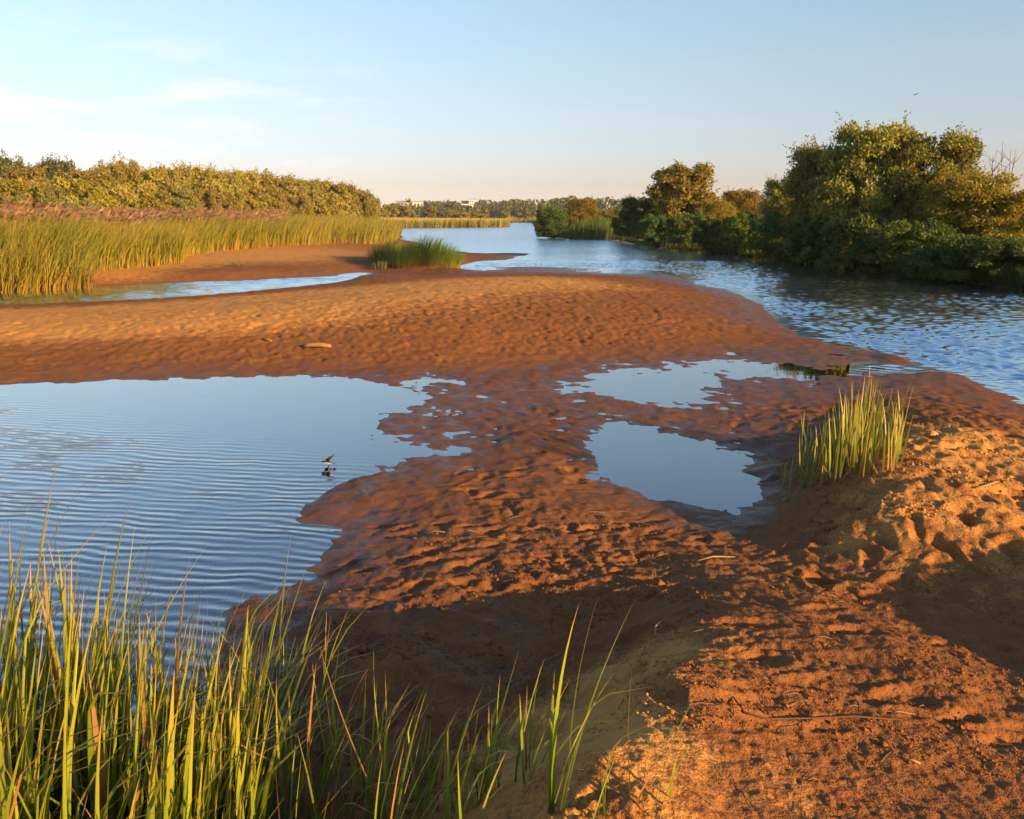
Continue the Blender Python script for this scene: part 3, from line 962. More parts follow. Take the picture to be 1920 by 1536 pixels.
def plant(name, proto, x, y, h, w, rz, label, cat, group=None, mat=None, sink=0.05):
    """one tree or shrub: an Empty with a trunk and a crown"""
    crown, trunk, size = proto
    z = ground_z(x, y)
    root = empty(name, (x, y, z - sink), rz)
    sx, sz = w / 2 / size[0], h / size[2]
    root.scale = (sx, sx, sz)
    t = obj('trunk', trunk, root)
    c = obj('crown', crown, root)
    if mat:
        c.material_slots[0].link = 'OBJECT'
        c.material_slots[0].material = mat
    return tag(root, label, cat, group)


def blades_mesh(name, base, height, lean, width, mat, tint, segs=4, curl=1.0, seed=0, leaves=0, plume=None):
    """many grass or reed blades in one mesh.
    base (n,3), height (n), lean (n,2) horizontal tip offset, width (n), tint(t, n)->(n,3)"""
    g = np.random.default_rng(seed)
    n = len(base)
    ang = g.uniform(0, math.pi, n)
    side = np.stack([np.cos(ang), np.sin(ang), np.zeros(n)], 1)
    tt = np.linspace(0, 1, segs + 1)
    Vv, Tt = [], []
    for t in tt:
        c = base + np.concatenate([lean * (t ** (1.2 + curl))[..., None] if False else lean * (t ** (1.2 + curl)), (height * (t - 0.18 * t ** 3 * np.linalg.norm(lean, axis=1) / np.maximum(height, .01)))[:, None]], 1)
        w = (width * (0.55 + 0.45 * min(1, t * 4)) * max(0.06, (1 - t ** 2.2)))[:, None]
        Vv += [c - side * w * 0.5, c + side * w * 0.5]
        col = tint(t, n, g)
        Tt += [col, col]
    k = 2 * (segs + 1)
    v = np.stack(Vv, 1).reshape(-1, 3)
    c = np.stack(Tt, 1).reshape(-1, 3)
    q = np.array([[2 * i, 2 * i + 1, 2 * i + 3, 2 * i + 2] for i in range(segs)])
    f = (np.arange(n)[:, None, None] * k + q[None]).reshape(-1, 4)
    return np_mesh(name, v, f, mat, False, {'tint': c})


def lerp_stops(stops):
    ts = np.array([s[0] for s in stops])
    cs = np.array([s[1] for s in stops])
    return lambda t: np.array([np.interp(t, ts, cs[:, k]) for k in range(3)])



# ------------------------------------------------------------------ plant kinds (shapes shared by the individuals)
BUSH = [plant_proto('willow_bush', 100 + k, (1.9, 1.9, 4.2), 110, 38000, 0.115, 0.5, M_WILLOW, 0.0, 130, 9, 0.07) for k in range(3)]
LOWB = [plant_proto('low_bush', 140 + k, (1.6, 1.6, 2.2), 60, 19000, 0.11, 0.5, M_DARK, 0.0, 50, 7, 0.05) for k in range(3)]
ROUND = plant_proto('round_tree', 160, (2.2, 2.2, 6.2), 120, 26000, 0.20, 0.55, M_OLIVE, 0.0, 30, 12, 0.12, True, 1.1)
TREE = [plant_proto('belt_tree', 180 + k, (2.4, 2.4, 6.0), 70, 12000, 0.27, 0.45, M_OLIVE, 0.0, 80, 9, 0.10, k == 0, 1.2) for k in range(4)]
SHRUB = [plant_proto('belt_shrub', 200 + k, (2.2, 2.2, 3.4), 50, 8000, 0.26, 0.45, M_GOLD, 0.0, 30, 7, 0.06) for k in range(3)]
FART = [plant_proto('far_tree', 220 + k, (3.6, 3.6, 8.0), 40, 2600, 0.80, 0.6, M_FAR, 0.0, 4, 6, 0.18, True) for k in range(3)]


def px_plant(name, proto, px, top, dist, wpx, label, cat, group=None, mat=None, rz=None, base_drop=0.0):
    x, y = at_dist(px, dist)
    h = CAM_H + (407 - top) / F * math.hypot(1, 0) * dist * 1.0 - ground_z(x, y)
    w = wpx / F * dist * (1.12 if px > 1000 and dist < 100 else 1.0)
    return plant(name, proto, x, y, h, w, rnd.uniform(0, 6.28) if rz is None else rz, label, cat, group, mat)


# --- right bank, from the far point to the near end
G_BANK = 'bushes along the far bank of the river'
bank = [
    # name, proto, px, top, dist, width px, material, label
    ('willow_bush', BUSH[0], 1036, 385, 82, 60, M_DARK, 'dark bush hanging over the water at the tip of the far bank'),
    ('willow_bush', BUSH[1], 1088, 370, 86, 70, M_GOLD, 'yellow-green bush behind the dark bush at the tip of the far bank'),
    ('low_bush', LOWB[0], 1140, 392, 92, 60, M_GOLD, 'low golden bush behind the green reed patch of the far bank'),
    ('low_bush', LOWB[1], 1172, 385, 74, 56, M_DARK, 'dark low bush right beside the green reed patch of the far bank'),
    ('willow_bush', BUSH[2], 1200, 366, 66, 76, M_DARK, 'dark green bush between the reed patch and the tall round tree'),
    ('round_tree', ROUND, 1280, 301, 61, 118, M_OLIVE, 'tall round-headed tree with sunlit golden crown on the far bank'),
    ('low_bush', LOWB[2], 1235, 402, 57, 84, M_DARK, None),
    ('low_bush', LOWB[0], 1290, 398, 52, 90, M_DARK, None),
    ('willow_bush', BUSH[0], 1335, 372, 56, 84, M_GOLD, 'golden bush at the foot of the tall round tree'),
    ('willow_bush', BUSH[1], 1390, 354, 62, 92, M_GOLD, 'sunlit yellow bush between the round tree and the largest willow'),
    ('low_bush', LOWB[1], 1345, 408, 47, 96, M_DARK, None),
    ('low_bush', LOWB[2], 1405, 396, 44, 110, M_DARK, None),
    ('willow_bush', BUSH[2], 1472, 326, 44, 84, M_WILLOW, 'slender pale bush leaning on the left flank of the largest willow'),
    ('low_bush', LOWB[0], 1470, 392, 40, 120, M_DARK, None),
    ('willow_bush', BUSH[0], 1545, 272, 38, 150, M_WILLOW, 'tall dark-flanked willow bush joined to the largest willow'),
    ('willow_bush', BUSH[1], 1615, 233, 35, 190, M_WILLOW, 'largest willow bush with sunlit brown-gold top on the far bank'),
    ('willow_bush', BUSH[2], 1735, 250, 34, 180, M_WILLOW, 'broad willow bush with golden top, next to the largest willow'),
    ('low_bush', LOWB[1], 1540, 395, 36, 130, M_DARK, None),
    ('low_bush', LOWB[2], 1620, 400, 32, 150, M_DARK, None),
    ('willow_bush', BUSH[0], 1815, 318, 31, 170, M_GOLD, 'golden willow bush sloping down beside the bare dead shrub'),
    ('low_bush', LOWB[0], 1715, 410, 29, 160, M_DARK, None),
    ('willow_bush', BUSH[1], 1905, 348, 30, 170, M_GOLD, 'low reddish-gold bush under the bare dead shrub'),
    ('low_bush', LOWB[1], 1800, 432, 26.5, 170, M_DARK, None),
    ('low_bush', LOWB[2], 1890, 440, 25, 170, M_DARK, None),
    ('low_bush', LOWB[0], 1985, 452, 24.5, 160, M_DARK, None),
    ('low_bush', LOWB[1], 2100, 440, 27, 200, M_GOLD, None),
    ('low_bush', LOWB[2], 2220, 452, 23, 220, M_DARK, None),
    ('low_bush', LOWB[0], 2380, 448, 21.5, 260, M_DARK, None),
    ('low_bush', LOWB[1], 2560, 440, 20, 300, M_DARK, None),
    ('willow_bush', BUSH[2], 2010, 372, 31, 180, M_GOLD, 'golden bush on the far bank upstream of the bare dead shrub'),
]
for nm, pr, px, top, dist, wpx, mt, lab in bank:
    px_plant(nm, pr, px, top, dist, wpx, lab or 'shaded dark green bush at the foot of the far bank thicket',
             'bush' if nm != 'round_tree' else 'tree', G_BANK if lab is None else None, mt)


# a bare dead shrub and some reddish dry growth at its foot
def dead_shrub():
    x, y = at_dist(1878, 33)
    z = ground_z(x, y)
    root = empty('dead_shrub', (x, y, z))
    g = random.Random(5)
    for k in range(7):
        V, Fc = [], []
        a = g.uniform(0, 6.28)
        h = g.uniform(3.0, 4.1)
        tip = Vector((math.cos(a) * 0.7, math.sin(a) * 0.5, h))
        p = [Vector((math.cos(a) * .05, math.sin(a) * .05, -0.1)), tip * 0.35 + Vector((0, 0, .2)), tip * 0.7 + Vector((g.uniform(-.1, .1), 0, .1)), tip]
        tube(V, Fc, p, [0.035, 0.026, 0.016, 0.005], 5)
        for b in range(7):
            q = p[1].lerp(p[3], g.uniform(0.15, 0.95))
            d = Vector((g.uniform(-1, 1), g.uniform(-.6, .6), g.uniform(.6, 1.3))).normalized() * g.uniform(.35, .8)
            tube(V, Fc, [q, q + d * .55 + Vector((0, 0, -.03)), q + d], [0.010, 0.008, 0.004], 4)
        obj('branch', py_mesh('dead_branch', V, Fc, M_TWIG, True), root)
    tag(root, 'bare dead shrub with thin grey branches above golden bushes', 'shrub')


dead_shrub()


# --- left tree belt
def prof(px, stops):
    return float(np.interp(px, [s[0] for s in stops], [s[1] for s in stops]))


belt_top = [(-120, 305), (-40, 300), (15, 290), (50, 310), (90, 320), (120, 297), (155, 318), (200, 312), (235, 297), (275, 312), (330, 313), (440, 317), (500, 325), (560, 330), (620, 342), (660, 350), (690, 362), (706, 384)]
special = {15: 'tall dark tree standing above the left end of the tree belt', 120: 'dark spiky tree rising behind the golden shrubs of the belt', 235: 'pointed olive tree, tallest of the belt behind the reeds'}
g = random.Random(3)
belt = [-420, -350, -290, -235, -180, -125, -70, 15, 60, 120, 170, 235, 285, 330, 372, 415, 455, 495, 530, 562, 592, 620, 643, 662, 678, 690]
for k, px in enumerate(belt):
    d = float(np.interp(px, [-420, -80, 700], [66, 74, 158])) + (22 if px in (15, 120) else g.uniform(0, 6))
    top = prof(px, belt_top) + g.uniform(-3, 3)
    lab = special.get(px)
    px_plant('broadleaf_tree', TREE[k % 4], px, top, d, g.uniform(112, 135) * (70 / d) ** 0.45 * (0.8 if lab else 1.0) * (1.0 if px < 640 else .7), lab or 'olive-green tree in the even belt behind the left reed bed', 'tree',
             None if lab else 'trees of the left belt', M_FAR if px in (15, 120) else M_OLIVE)
for k, (px, top, d, w, mt, lab) in enumerate([
        (-60, 350, 64, 120, M_GOLD, None), (-140, 345, 66, 130, M_OLIVE, None), (-230, 348, 64, 130, M_GOLD, None), (-330, 346, 62, 140, M_OLIVE, None), (-420, 348, 62, 140, M_GOLD, None), (18, 336, 66, 110, M_GOLD, None), (35, 368, 60, 70, M_PALE, 'small yellow-green bush at the left end behind the reeds'),
        (150, 338, 70, 130, M_GOLD, 'broad orange-gold shrub in front of the dark spiky tree'), (108, 352, 66, 66, M_PALE, 'pale silvery bush in front of the orange-gold shrub'), (150, 372, 63, 80, M_PALE, 'low pale spreading bush just behind the brown reed plumes'),
        (75, 345, 72, 80, M_OLIVE, None), (225, 352, 76, 90, M_OLIVE, None), (290, 358, 80, 84, M_GOLD, None), (345, 356, 88, 80, M_PALE, None), (390, 352, 96, 70, M_OLIVE, None), (440, 360, 102, 66, M_OLIVE, None),
        (490, 366, 112, 60, M_OLIVE, None), (520, 378, 112, 52, M_GOLD, 'rust-gold shrub at the middle of the belt foot'), (560, 368, 120, 60, M_OLIVE, None), (610, 374, 130, 56, M_GOLD, None), (650, 372, 140, 56, M_OLIVE, None), (685, 378, 146, 40, M_GOLD, None), (699, 392, 150, 22, M_GOLD, None), (-20, 345, 70, 110, M_OLIVE, None), (45, 340, 76, 110, M_OLIVE, None), (195, 342, 80, 120, M_OLIVE, None), (260, 345, 84, 110, M_OLIVE, None), (315, 345, 90, 100, M_OLIVE, None), (365, 345, 98, 96, M_OLIVE, None), (415, 345, 104, 96, M_OLIVE, None), (465, 350, 110, 90, M_OLIVE, None), (510, 352, 116, 80, M_OLIVE, None), (580, 356, 128, 80, M_OLIVE, None), (632, 362, 138, 70, M_OLIVE, None)]):
    px_plant('shrub', SHRUB[k % 3], px, top, d, w, lab or 'sunlit shrub at the foot of the left tree belt', 'shrub', None if lab else 'shrubs of the left belt', mt)

# --- far side of the water: single trees, then woodland that reads as one mass
for k, (px, top, d, w, mt, lab) in enumerate([
        (716, 383, 262, 26, M_GOLD, None), (735, 381, 268, 34, M_GOLD, None), (752, 384, 275, 30, M_FAR, None), (767, 373, 285, 18, M_OLIVE, 'narrow tree standing highest among the far golden trees'), (770, 393, 255, 28, M_GOLD, None),
        (808, 387, 258, 30, M_GOLD, None), (828, 391, 262, 34, M_FAR, None), (850, 393, 265, 30, M_OLIVE, None), (872, 395, 262, 28, M_OLIVE, None), (890, 392, 268, 30, M_GOLD, None), (905, 400, 262, 26, M_GOLD, None), (846, 377, 400, 30, M_FAR, 'round dark tree on the skyline left of the white building')]):
    px_plant('distant_tree', FART[k % 3], px, top, d, w, lab or 'golden distant tree behind the far reed point', 'tree', None if lab else 'trees behind the far reed point', mt)


def woodland(name, spans, label, mat, seed, leaf=1.3, conifer=0.15):
    g = np.random.default_rng(seed)
    VV, FF, n = [], [], 0
    for x0, x1, t0, t1, d0, d1, cnt in spans:
        for _ in range(cnt):
            f = g.uniform()
            px, d = x0 + (x1 - x0) * f, g.uniform(d0, d1)
            x, y = at_dist(px, d)
            h = max(3.0, CAM_H + (407 - (t0 + (t1 - t0) * f + g.normal() * 2.5)) / F * d - 1.2)
            m = 130
            zc = g.uniform(0.06, 1, m)
            con = g.uniform() < conifer
            rad = h * (0.26 * (1 - zc) + 0.03 if con else 0.36 * np.sqrt(np.maximum(0.05, 1 - (abs(zc - .45) / .6) ** 2)))
            a = g.uniform(0, 6.28, m)
            q = np.sqrt(g.uniform(.3, 1, m))
            c = np.stack([x + rad * q * np.cos(a), y + rad * q * np.sin(a), ground_z(x, y) + zc * h], 1)
            u = np.stack([np.cos(a), np.sin(a), np.full(m, .4)], 1)
            ln = leaf * g.uniform(.6, 1.4, m) * d / 400
            v, fq = leaf_quads(c, unit(m, g) + [0, 0, .5], u + .8 * unit(m, g), ln, ln * .7)
            VV.append(v)
            FF.append(fq + n)
            n += len(v)
    o = obj(name, np_mesh(name, np.concatenate(VV), np.concatenate(FF), mat))
    return tag(o, label, 'woodland', None, 'stuff')


woodland('woodland', [(700, 770, 388, 388, 420, 500, 14), (770, 800, 392, 392, 420, 480, 8), (800, 830, 386, 382, 420, 520, 8), (800, 862, 381, 384, 430, 540, 24), (862, 895, 391, 390, 430, 500, 12), (895, 972, 381, 381, 430, 540, 30), (972, 1000, 390, 389, 430, 540, 10), (940, 1030, 390, 388, 330, 400, 30), (980, 1110, 378, 374, 360, 460, 40)],
         'distant mixed wood along the far shore below the white building', M_FAR, 31)
woodland('woodland', [(1100, 1260, 372, 370, 260, 330, 40), (1320, 1460, 374, 368, 230, 300, 40), (1460, 2100, 372, 372, 220, 280, 60)],
         'distant wood on the skyline behind the right bank bushes', M_FAR, 32)


# ------------------------------------------------------------------ reeds and grasses
def reed_bed(name, poly, count, hgt, label, tints, seed, lean=(0.35, 0.0), width=0.024, rmin=None, plume_px=None, jitter=0.35, vary=0.22, wscale=0.006, cat='reeds'):
    """poly in world metres; density follows distance"""
    g = np.random.default_rng(seed)
    poly = np.array(poly)
    u, v = to_uv(poly[:, 0], poly[:, 1])
    xs, ys = [], []
    tot = 0
    while tot < count:
        uu, vv = g.uniform(u.min(), u.max(), count * 3), g.uniform(v.min(), v.max(), count * 3)
        x, y = np.exp(vv) * np.sin(uu), np.exp(vv) * np.cos(uu)
        ok = in_poly(x, y, poly)
        xs.append(x[ok])
        ys.append(y[ok])
        tot += ok.sum()
    x, y = np.concatenate(xs)[:count], np.concatenate(ys)[:count]
    z = ground_zs(x, y)
    keep = z > -0.12
    x, y, z = x[keep], y[keep], z[keep]
    n = len(x)
    dist = np.hypot(x, y)
    patch = fbm(x * 0.22, y * 0.22, 3, 0.5, 4.0)
    h = hgt * (1 + vary * patch) * g.uniform(1 - jitter, 1.05, n)
    ln = np.stack([lean[0] * h * g.normal(1, .55, n), lean[1] * h + 0.18 * h * g.normal(size=n)], 1)
    w = width * g.uniform(.7, 1.3, n) + wscale * dist / 25
    stops = [lerp_stops(t) for t in tints]
    kind = (patch + 0.5 * g.normal(size=n) > 0.15).astype(int) if len(stops) > 1 else np.zeros(n, int)

    def tint(t, n_, g_):
        return np.array([s(t) for s in stops])[kind]
    me = blades_mesh(name, np.stack([x, y, z - 0.03], 1), h, ln, w, M_REED, tint, 3, 0.6, seed)
    return tag(obj(name, me), label, cat, None, 'stuff'), (x, y, z, h, ln)


STRAW, GRN, LGRN = (0.42, 0.26, 0.06), (0.19, 0.205, 0.024), (0.31, 0.275, 0.036)
T_REED = [[(0, STRAW), (.16, (0.34, 0.23, .05)), (.34, LGRN), (.8, (0.28, 0.245, .032)), (1, (0.33, 0.23, .055))],
          [(0, (0.36, 0.22, .06)), (.22, (0.24, 0.2, .035)), (.5, GRN), (1, (0.22, 0.22, .032))]]
T_DRY = [[(0, (0.40, .22, .06)), (.5, (0.46, .28, .07)), (1, (0.38, .26, .06))], [(0, STRAW), (.5, (0.2, .16, .04)), (1, LGRN)]]
front = [(-260, 566), (-100, 556), (0, 547), (60, 546), (135, 542), (168, 534), (155, 522), (235, 509), (345, 498), (350, 489), (430, 478), (560, 468), (650, 463), (695, 462), (735, 456), (752, 443), (736, 432), (728, 429)]
back = [(700, 424.5), (600, 427), (400, 433), (200, 441), (0, 452), (-260, 462)]
poly = [tuple(at(px, py, 0.2 if py > 450 else 0.0)[:2]) for px, py in front] + [tuple(at(px, py, .6)[:2]) for px, py in back]
_, (rx_, ry_, rz_, rh_, rl_) = reed_bed('reed_bed', poly, 46000, 1.72, 'tall green reed bed leaning in the wind before the tree belt', T_REED, 51)
# a dense front edge, strawy at the foot
edge = [at(px, py, 0.2 if py > 450 else 0.0)[:2] for px, py in front]
edge = [p * (1 - 0.1 / np.hypot(*p)) for p in edge]
strip = [tuple(p) for p in edge] + [tuple(p * (1 + 2.6 / np.hypot(*p))) for p in edge[::-1]]
reed_bed('reed_bed', strip, 9000, 1.35, 'strawy lower fringe of the left reed bed along the sand', T_REED, 52, (0.28, -0.05), 0.022, jitter=0.8)
dryp = [tuple(at(px, py, .1)[:2]) for px, py in ((-260, 568), (-100, 557), (0, 547), (60, 546), (150, 543), (178, 535), (140, 520), (60, 515), (0, 512), (-200, 520))]
reed_bed('dry_grass', dryp, 5200, 0.95, 'bent yellow dry grass at the left end of the channel', T_DRY, 53, (0.55, -0.2), 0.03, jitter=0.6, cat='grass')

# brown plumes over the rear left part of the reeds
g = np.random.default_rng(54)
pxs = 960 + F * rx_ / ry_ / 1.0
sel = np.where((pxs < 520) & (np.hypot(rx_, ry_) > 33 + np.clip(pxs, 0, 520) * 0.035) & (g.uniform(size=len(rx_)) < 0.45))[0]
pb = np.stack([rx_[sel] + rl_[sel, 0], ry_[sel] + rl_[sel, 1], rz_[sel] + rh_[sel] * 0.86], 1)
nP = len(pb)
C, Dv, Nv, Lv = [], [], [], []
for k in range(3):
    C.append(pb + g.normal(size=(nP, 3)) * [.10, .10, .10] + np.array([.10 * k, 0, .05 * k]))
    Dv.append(np.array([1.0, 0, .55]) + .35 * g.normal(size=(nP, 3)))
    Nv.append(unit(nP, g))
    Lv.append(g.uniform(.22, .42, nP))
v, f = leaf_quads(np.concatenate(C), np.concatenate(Dv), np.concatenate(Nv), np.concatenate(Lv), np.concatenate(Lv) * .24)
pcol = np.repeat(np.array([[.27, .16, .09]]) * g.uniform(.7, 1.35, (len(v) // 4, 1)), 4, 0)
tag(obj('reed_plumes', np_mesh('reed_plumes', v, f, M_REED, False, {'tint': pcol})), 'hazy brown-purple seed plumes on top of the left reeds', 'reed plumes', None, 'stuff')

# far reed point with a pale top, and the thin strip behind it
T_FAR = [[(0, (.34, .22, .06)), (.25, (.2, .21, .035)), (.7, (.24, .24, .04)), (1, (.48, .34, .15))]]
fp = [tuple(at(px, py, .0)[:2]) for px, py in ((700, 428.6), (800, 427.6), (900, 427), (952, 426.2), (958, 424))] + [at_dist(955, 200), at_dist(930, 235), at_dist(700, 250)]
reed_bed('reed_bed', fp, 11000, 1.72, 'even reed bed with pale tops on the far point', T_FAR, 55, (.12, 0), .04, jitter=.10, vary=.04, wscale=.012)
fs = [at_dist(952, 300), at_dist(1030, 300), at_dist(1040, 320), at_dist(950, 320)]
reed_bed('reed_strip', fs, 1500, 1.5, 'thin grassy strip at the far waterline before the wood', T_FAR, 56, (.1, 0), .05, wscale=.02)
# green reeds on the right bank
T_GRN = [[(0, (.05, .075, .016)), (.5, (.075, .125, .022)), (1, (.10, .145, .03))]]
rp = [tuple(at(px, py)[:2]) for px, py in ((1066, 449), (1110, 449.5), (1152, 450), (1156, 444), (1110, 442), (1072, 443))]
reed_bed('reed_patch', rp, 1600, 1.7, 'patch of upright green reeds between bushes of the far bank', T_GRN, 57, (.08, 0), .05, jitter=.3)
rb = [(1160, 452), (1204, 460), (1258, 467), (1339, 475), (1421, 482), (1495, 491), (1590, 503), (1725, 519), (1861, 537), (1920, 545), (2050, 562)]
e = [at(px, py)[:2] for px, py in rb]
T_BANK = [[(0, (.035, .045, .014)), (.5, (.06, .09, .02)), (1, (.085, .115, .028))]]
reed_bed('bank_grass', [tuple(p) for p in e] + [tuple(p * (1 + 1.8 / np.hypot(*p))) for p in e[::-1]], 7000, 0.75, 'dark rough grass along the waterline of the far bank', T_BANK, 58, (-.25, -.25), .025, jitter=.7, cat='grass')


def clump_positions(cx, cy, rx, ry, n, g):
    a, q = g.uniform(0, 6.28, n), np.sqrt(g.uniform(0, 1, n))
    return cx + rx * q * np.cos(a), cy + ry * q * np.sin(a)


def sedge_mound(name, px, py, z, rx, ry, n, h, label, tints, seed, lean=.35, kindlab=None):
    """a rounded sedge hummock seen from afar: two kinds of blades"""
    g = np.random.default_rng(seed)
    c = at(px, py, z)
    x, y = clump_positions(c[0], c[1], rx, ry, n, g)
    zz = ground_zs(x, y)
    q = np.hypot((x - c[0]) / rx, (y - c[1]) / ry)
    hh = h * (1.05 - .45 * q ** 2) * g.uniform(.65, 1.05, n)
    out = np.stack([(x - c[0]) / rx * .25 + lean * g.normal(.7, .5, n), (y - c[1]) / ry * .2 + .15 * g.normal(size=n)], 1) * hh[:, None]
    root = empty(name, (c[0], c[1], ground_z(c[0], c[1])))
    st = lerp_stops(tints)
    me = blades_mesh(name, np.stack([x - c[0], y - c[1], zz - root.location.z - .03], 1), hh, out, .022 * g.uniform(.7, 1.3, n) + .012, M_REED, lambda t, n_, g_: np.repeat(st(t)[None], n_, 0), 5, .8, seed)
    o = obj('blades', me, root)
    o['kind'] = 'stuff'
    tag(root, label, 'sedge')
    return root


sedge_mound('sedge_clump', 790, 497, .2, 1.5, 1.1, 1300, 1.12, 'large sedge clump, shade painted dark green on top, between sandbar and channel', [(0, (.40, .24, .06)), (.25, (.27, .25, .04)), (.55, (.13, .20, .028)), (1, (.08, .145, .026))], 61)  # straw foot; lit front and shaded top put into the blade tints
sedge_mound('sedge_clump', 722, 486, .3, .8, .9, 420, 1.1, 'small sunlit sedge clump between the reed bed and the large dark clump', [(0, (.26, .17, .05)), (.4, (.17, .17, .03)), (1, (.12, .15, .03))], 62)
sedge_mound('sedge_clump', 712, 503, .12, .35, .3, 40, .45, 'few short blades on the wet sand beside the large sedge clump', [(0, (.2, .14, .04)), (1, (.12, .15, .03))], 63)
sedge_mound('sedge_clump', 425, 499, .25, .7, .3, 60, .22, 'sprinkle of short dry grass on the sand below the reeds', [(0, (.16, .11, .04)), (1, (.11, .10, .03))], 64)


# ------------------------------------------------------------------ single blades: the near sedges
def blade_mesh(name, seed, dead=False, straight=False):
    """unit-high folded blade with a bend; tip leans to +x"""
    g = random.Random(seed)
    bend, tw = g.uniform(.04, .26), g.uniform(-.5, .5)
    kink = g.random() < .18 and not straight
    if straight: bend *= .35
    n = 9
    V, Fc, T = [], [], []
    for i in range(n + 1):
        t = i / n
        cx = bend * t ** 2.2
        cz = t * (1 - .10 * bend * t)
        if kink and t > .72:
            cx += (t - .72) * .55
            cz -= (t - .72) * .45
        w = .5 * (.62 + .38 * min(1, t * 3)) * (1 - t ** 2.6) + .012
        a = tw * t
        for s, fold in ((-1, 0), (0, -.35), (1, 0)):
            V.append((cx + s * w * math.sin(a) * .02, s * w * math.cos(a) * .02 + 0, cz))
            if s == 0:
                V[-1] = (cx - .35 * w * .02 * math.cos(a), .35 * w * .02 * math.sin(a), cz)
            T.append(t)
    for i in range(n):
        for k in range(2):
            Fc.append((3 * i + k, 3 * i + k + 1, 3 * i + k + 4, 3 * i + k + 3))
    if straight:
        st = lerp_stops([(0, (.38, .21, .05)), (.22, (.30, .22, .035)), (.6, (.28, .28, .035)), (.95, (.40, .31, .07)), (1, (.42, .30, .1))])
    elif dead:
        st = lerp_stops([(0, (.20, .13, .04)), (.4, (.34, .17, .045)), (1, (.40, .24, .10))])
    else:
        st = lerp_stops([(0, (.09, .13, .016)), (.3, (.175, .24, .024)), (.7, (.30, .33, .036)), (.95, (.42, .33, .06)), (1, (.42, .29, .10))])
    return np_mesh(name, V, Fc, M_GRASS, True, {'tint': np.array([st(t) for t in T])})


BL = [blade_mesh('sedge_blade', 300 + k) for k in range(12)]
BS = [blade_mesh('sedge_blade', 320 + k, False, True) for k in range(6)]
BD = [blade_mesh('dead_blade', 340 + k, True) for k in range(4)]


def tuft(x, y, n, h, spread, label, group, seed, width=1.0, dead=.1, lean_az=None, lean=.12, z=None, name='sedge_tuft'):
    g = random.Random(seed)
    z0 = ground_z(x, y) if z is None else z
    root = empty(name, (x, y, z0))
    for k in range(n):
        me = g.choice(BD) if g.random() < dead else g.choice(BL)
        b = obj('blade', me, root)
        a, q = g.uniform(0, 6.28), spread * math.sqrt(g.random())
        bx, by = q * math.cos(a), q * math.sin(a)
        b.location = (bx, by, ground_z(x + bx, y + by) - z0 - .02)
        hh = h * g.uniform(.5, 1.08)
        ww = width * g.uniform(.7, 1.25)
        b.scale = (hh, ww, hh)
        # lean: outwards and with the wind to the right
        tilt = g.gauss(0, lean)
        yaw = g.gauss(lean_az, .7) if lean_az is not None else g.uniform(0, 6.28)
        b.rotation_euler = (g.gauss(0, .05), tilt + lean * .6, yaw)
    return tag(root, label, 'sedge', group)


G_TALL = 'tall sedges standing in the pool margin'
g = random.Random(77)
# dense stand at the lower left, its feet in the pool
cnt = 0
for k in range(92):
    px = g.uniform(-140, 470)
    y = g.uniform(1.75, 3.0)
    if px > 250: y = g.uniform(1.8, 2.7)
    x = (px - 960) / F * (y * CP + CAM_H * SP)
    top = float(np.interp(px, [-140, 60, 150, 250, 350, 470], [1.26, 1.30, 1.18, 1.05, .95, .88]))
    h = top * g.uniform(.72, 1.03) - (y - 2.0) * .18
    gz = ground_z(x, y)
    tuft(x, y, g.randint(7, 11), h - min(gz, 0) * .9, .07, 'tall yellow-green sedge shoot in the dense stand at the pool margin', G_TALL, 1000 + k, g.uniform(.6, 1.25), .05, 0.0, .07)
# sparser sedges on the damp sand to their right, each a few blades
G_SAND = 'sparse sedges on the near damp sand'
for k, (px, py, n, h) in enumerate([
        (470, 1500, 7, .85), (500, 1430, 5, .8), (530, 1540, 8, .8), (570, 1520, 6, .7), (600, 1600, 7, .75), (640, 1560, 5, .55), (520, 1330, 4, .75), (450, 1400, 6, .85),
        (745, 1570, 5, .72), (690, 1560, 5, .55), (760, 1640, 4, .5), (800, 1560, 5, .45), (850, 1580, 6, .5), (840, 1650, 5, .55), (900, 1600, 5, .45), (950, 1580, 5, .42), (980, 1640, 4, .4), (1010, 1560, 3, .3), (720, 1700, 6, .6), (870, 1720, 5, .5), (660, 1500, 6, .6), (700, 1480, 5, .5), (780, 1500, 6, .45), (820, 1510, 5, .4), (880, 1530, 6, .4), (920, 1540, 5, .45), (620, 1450, 5, .6), (560, 1400, 6, .75), (590, 1480, 6, .7), (980, 1530, 5, .38), (730, 1530, 6, .6), (480, 1360, 6, .85)]):
    z = .1 if px < 700 else .2
    p = at(px, py, z)
    tuft(p[0], p[1], n, h, .05, 'sparse green sedge tuft on the shaded damp sand', G_SAND, 1200 + k, .5, .18, 0.0, .2)
for k, (px, py, n, h, lab) in enumerate([
        (1045, 1580, 6, .62, 'tallest lone sedge tuft at the left foot of the sandy nose'), (1205, 1590, 4, .42, 'lone sedge with leaning sunlit blades on the sandy nose'), (1250, 1575, 2, .26, 'two thin short blades beside the lone sedge on the sandy nose'), (1120, 1620, 4, .28, 'short withered sedge between the two lone sedges of the nose')]):
    p = at(px, py, .5)
    tuft(p[0], p[1], n, h, .035, lab, None, 1300 + k, .55, .12, 0.0, .10)

def on_ground(px, py, lift=0.0, z=0.1):
    for _ in range(6):
        p = at(px, py, z)
        z = ground_z(p[0], p[1])
    p = at(px, py, z)
    return Vector((p[0], p[1], ground_z(p[0], p[1]) + lift))


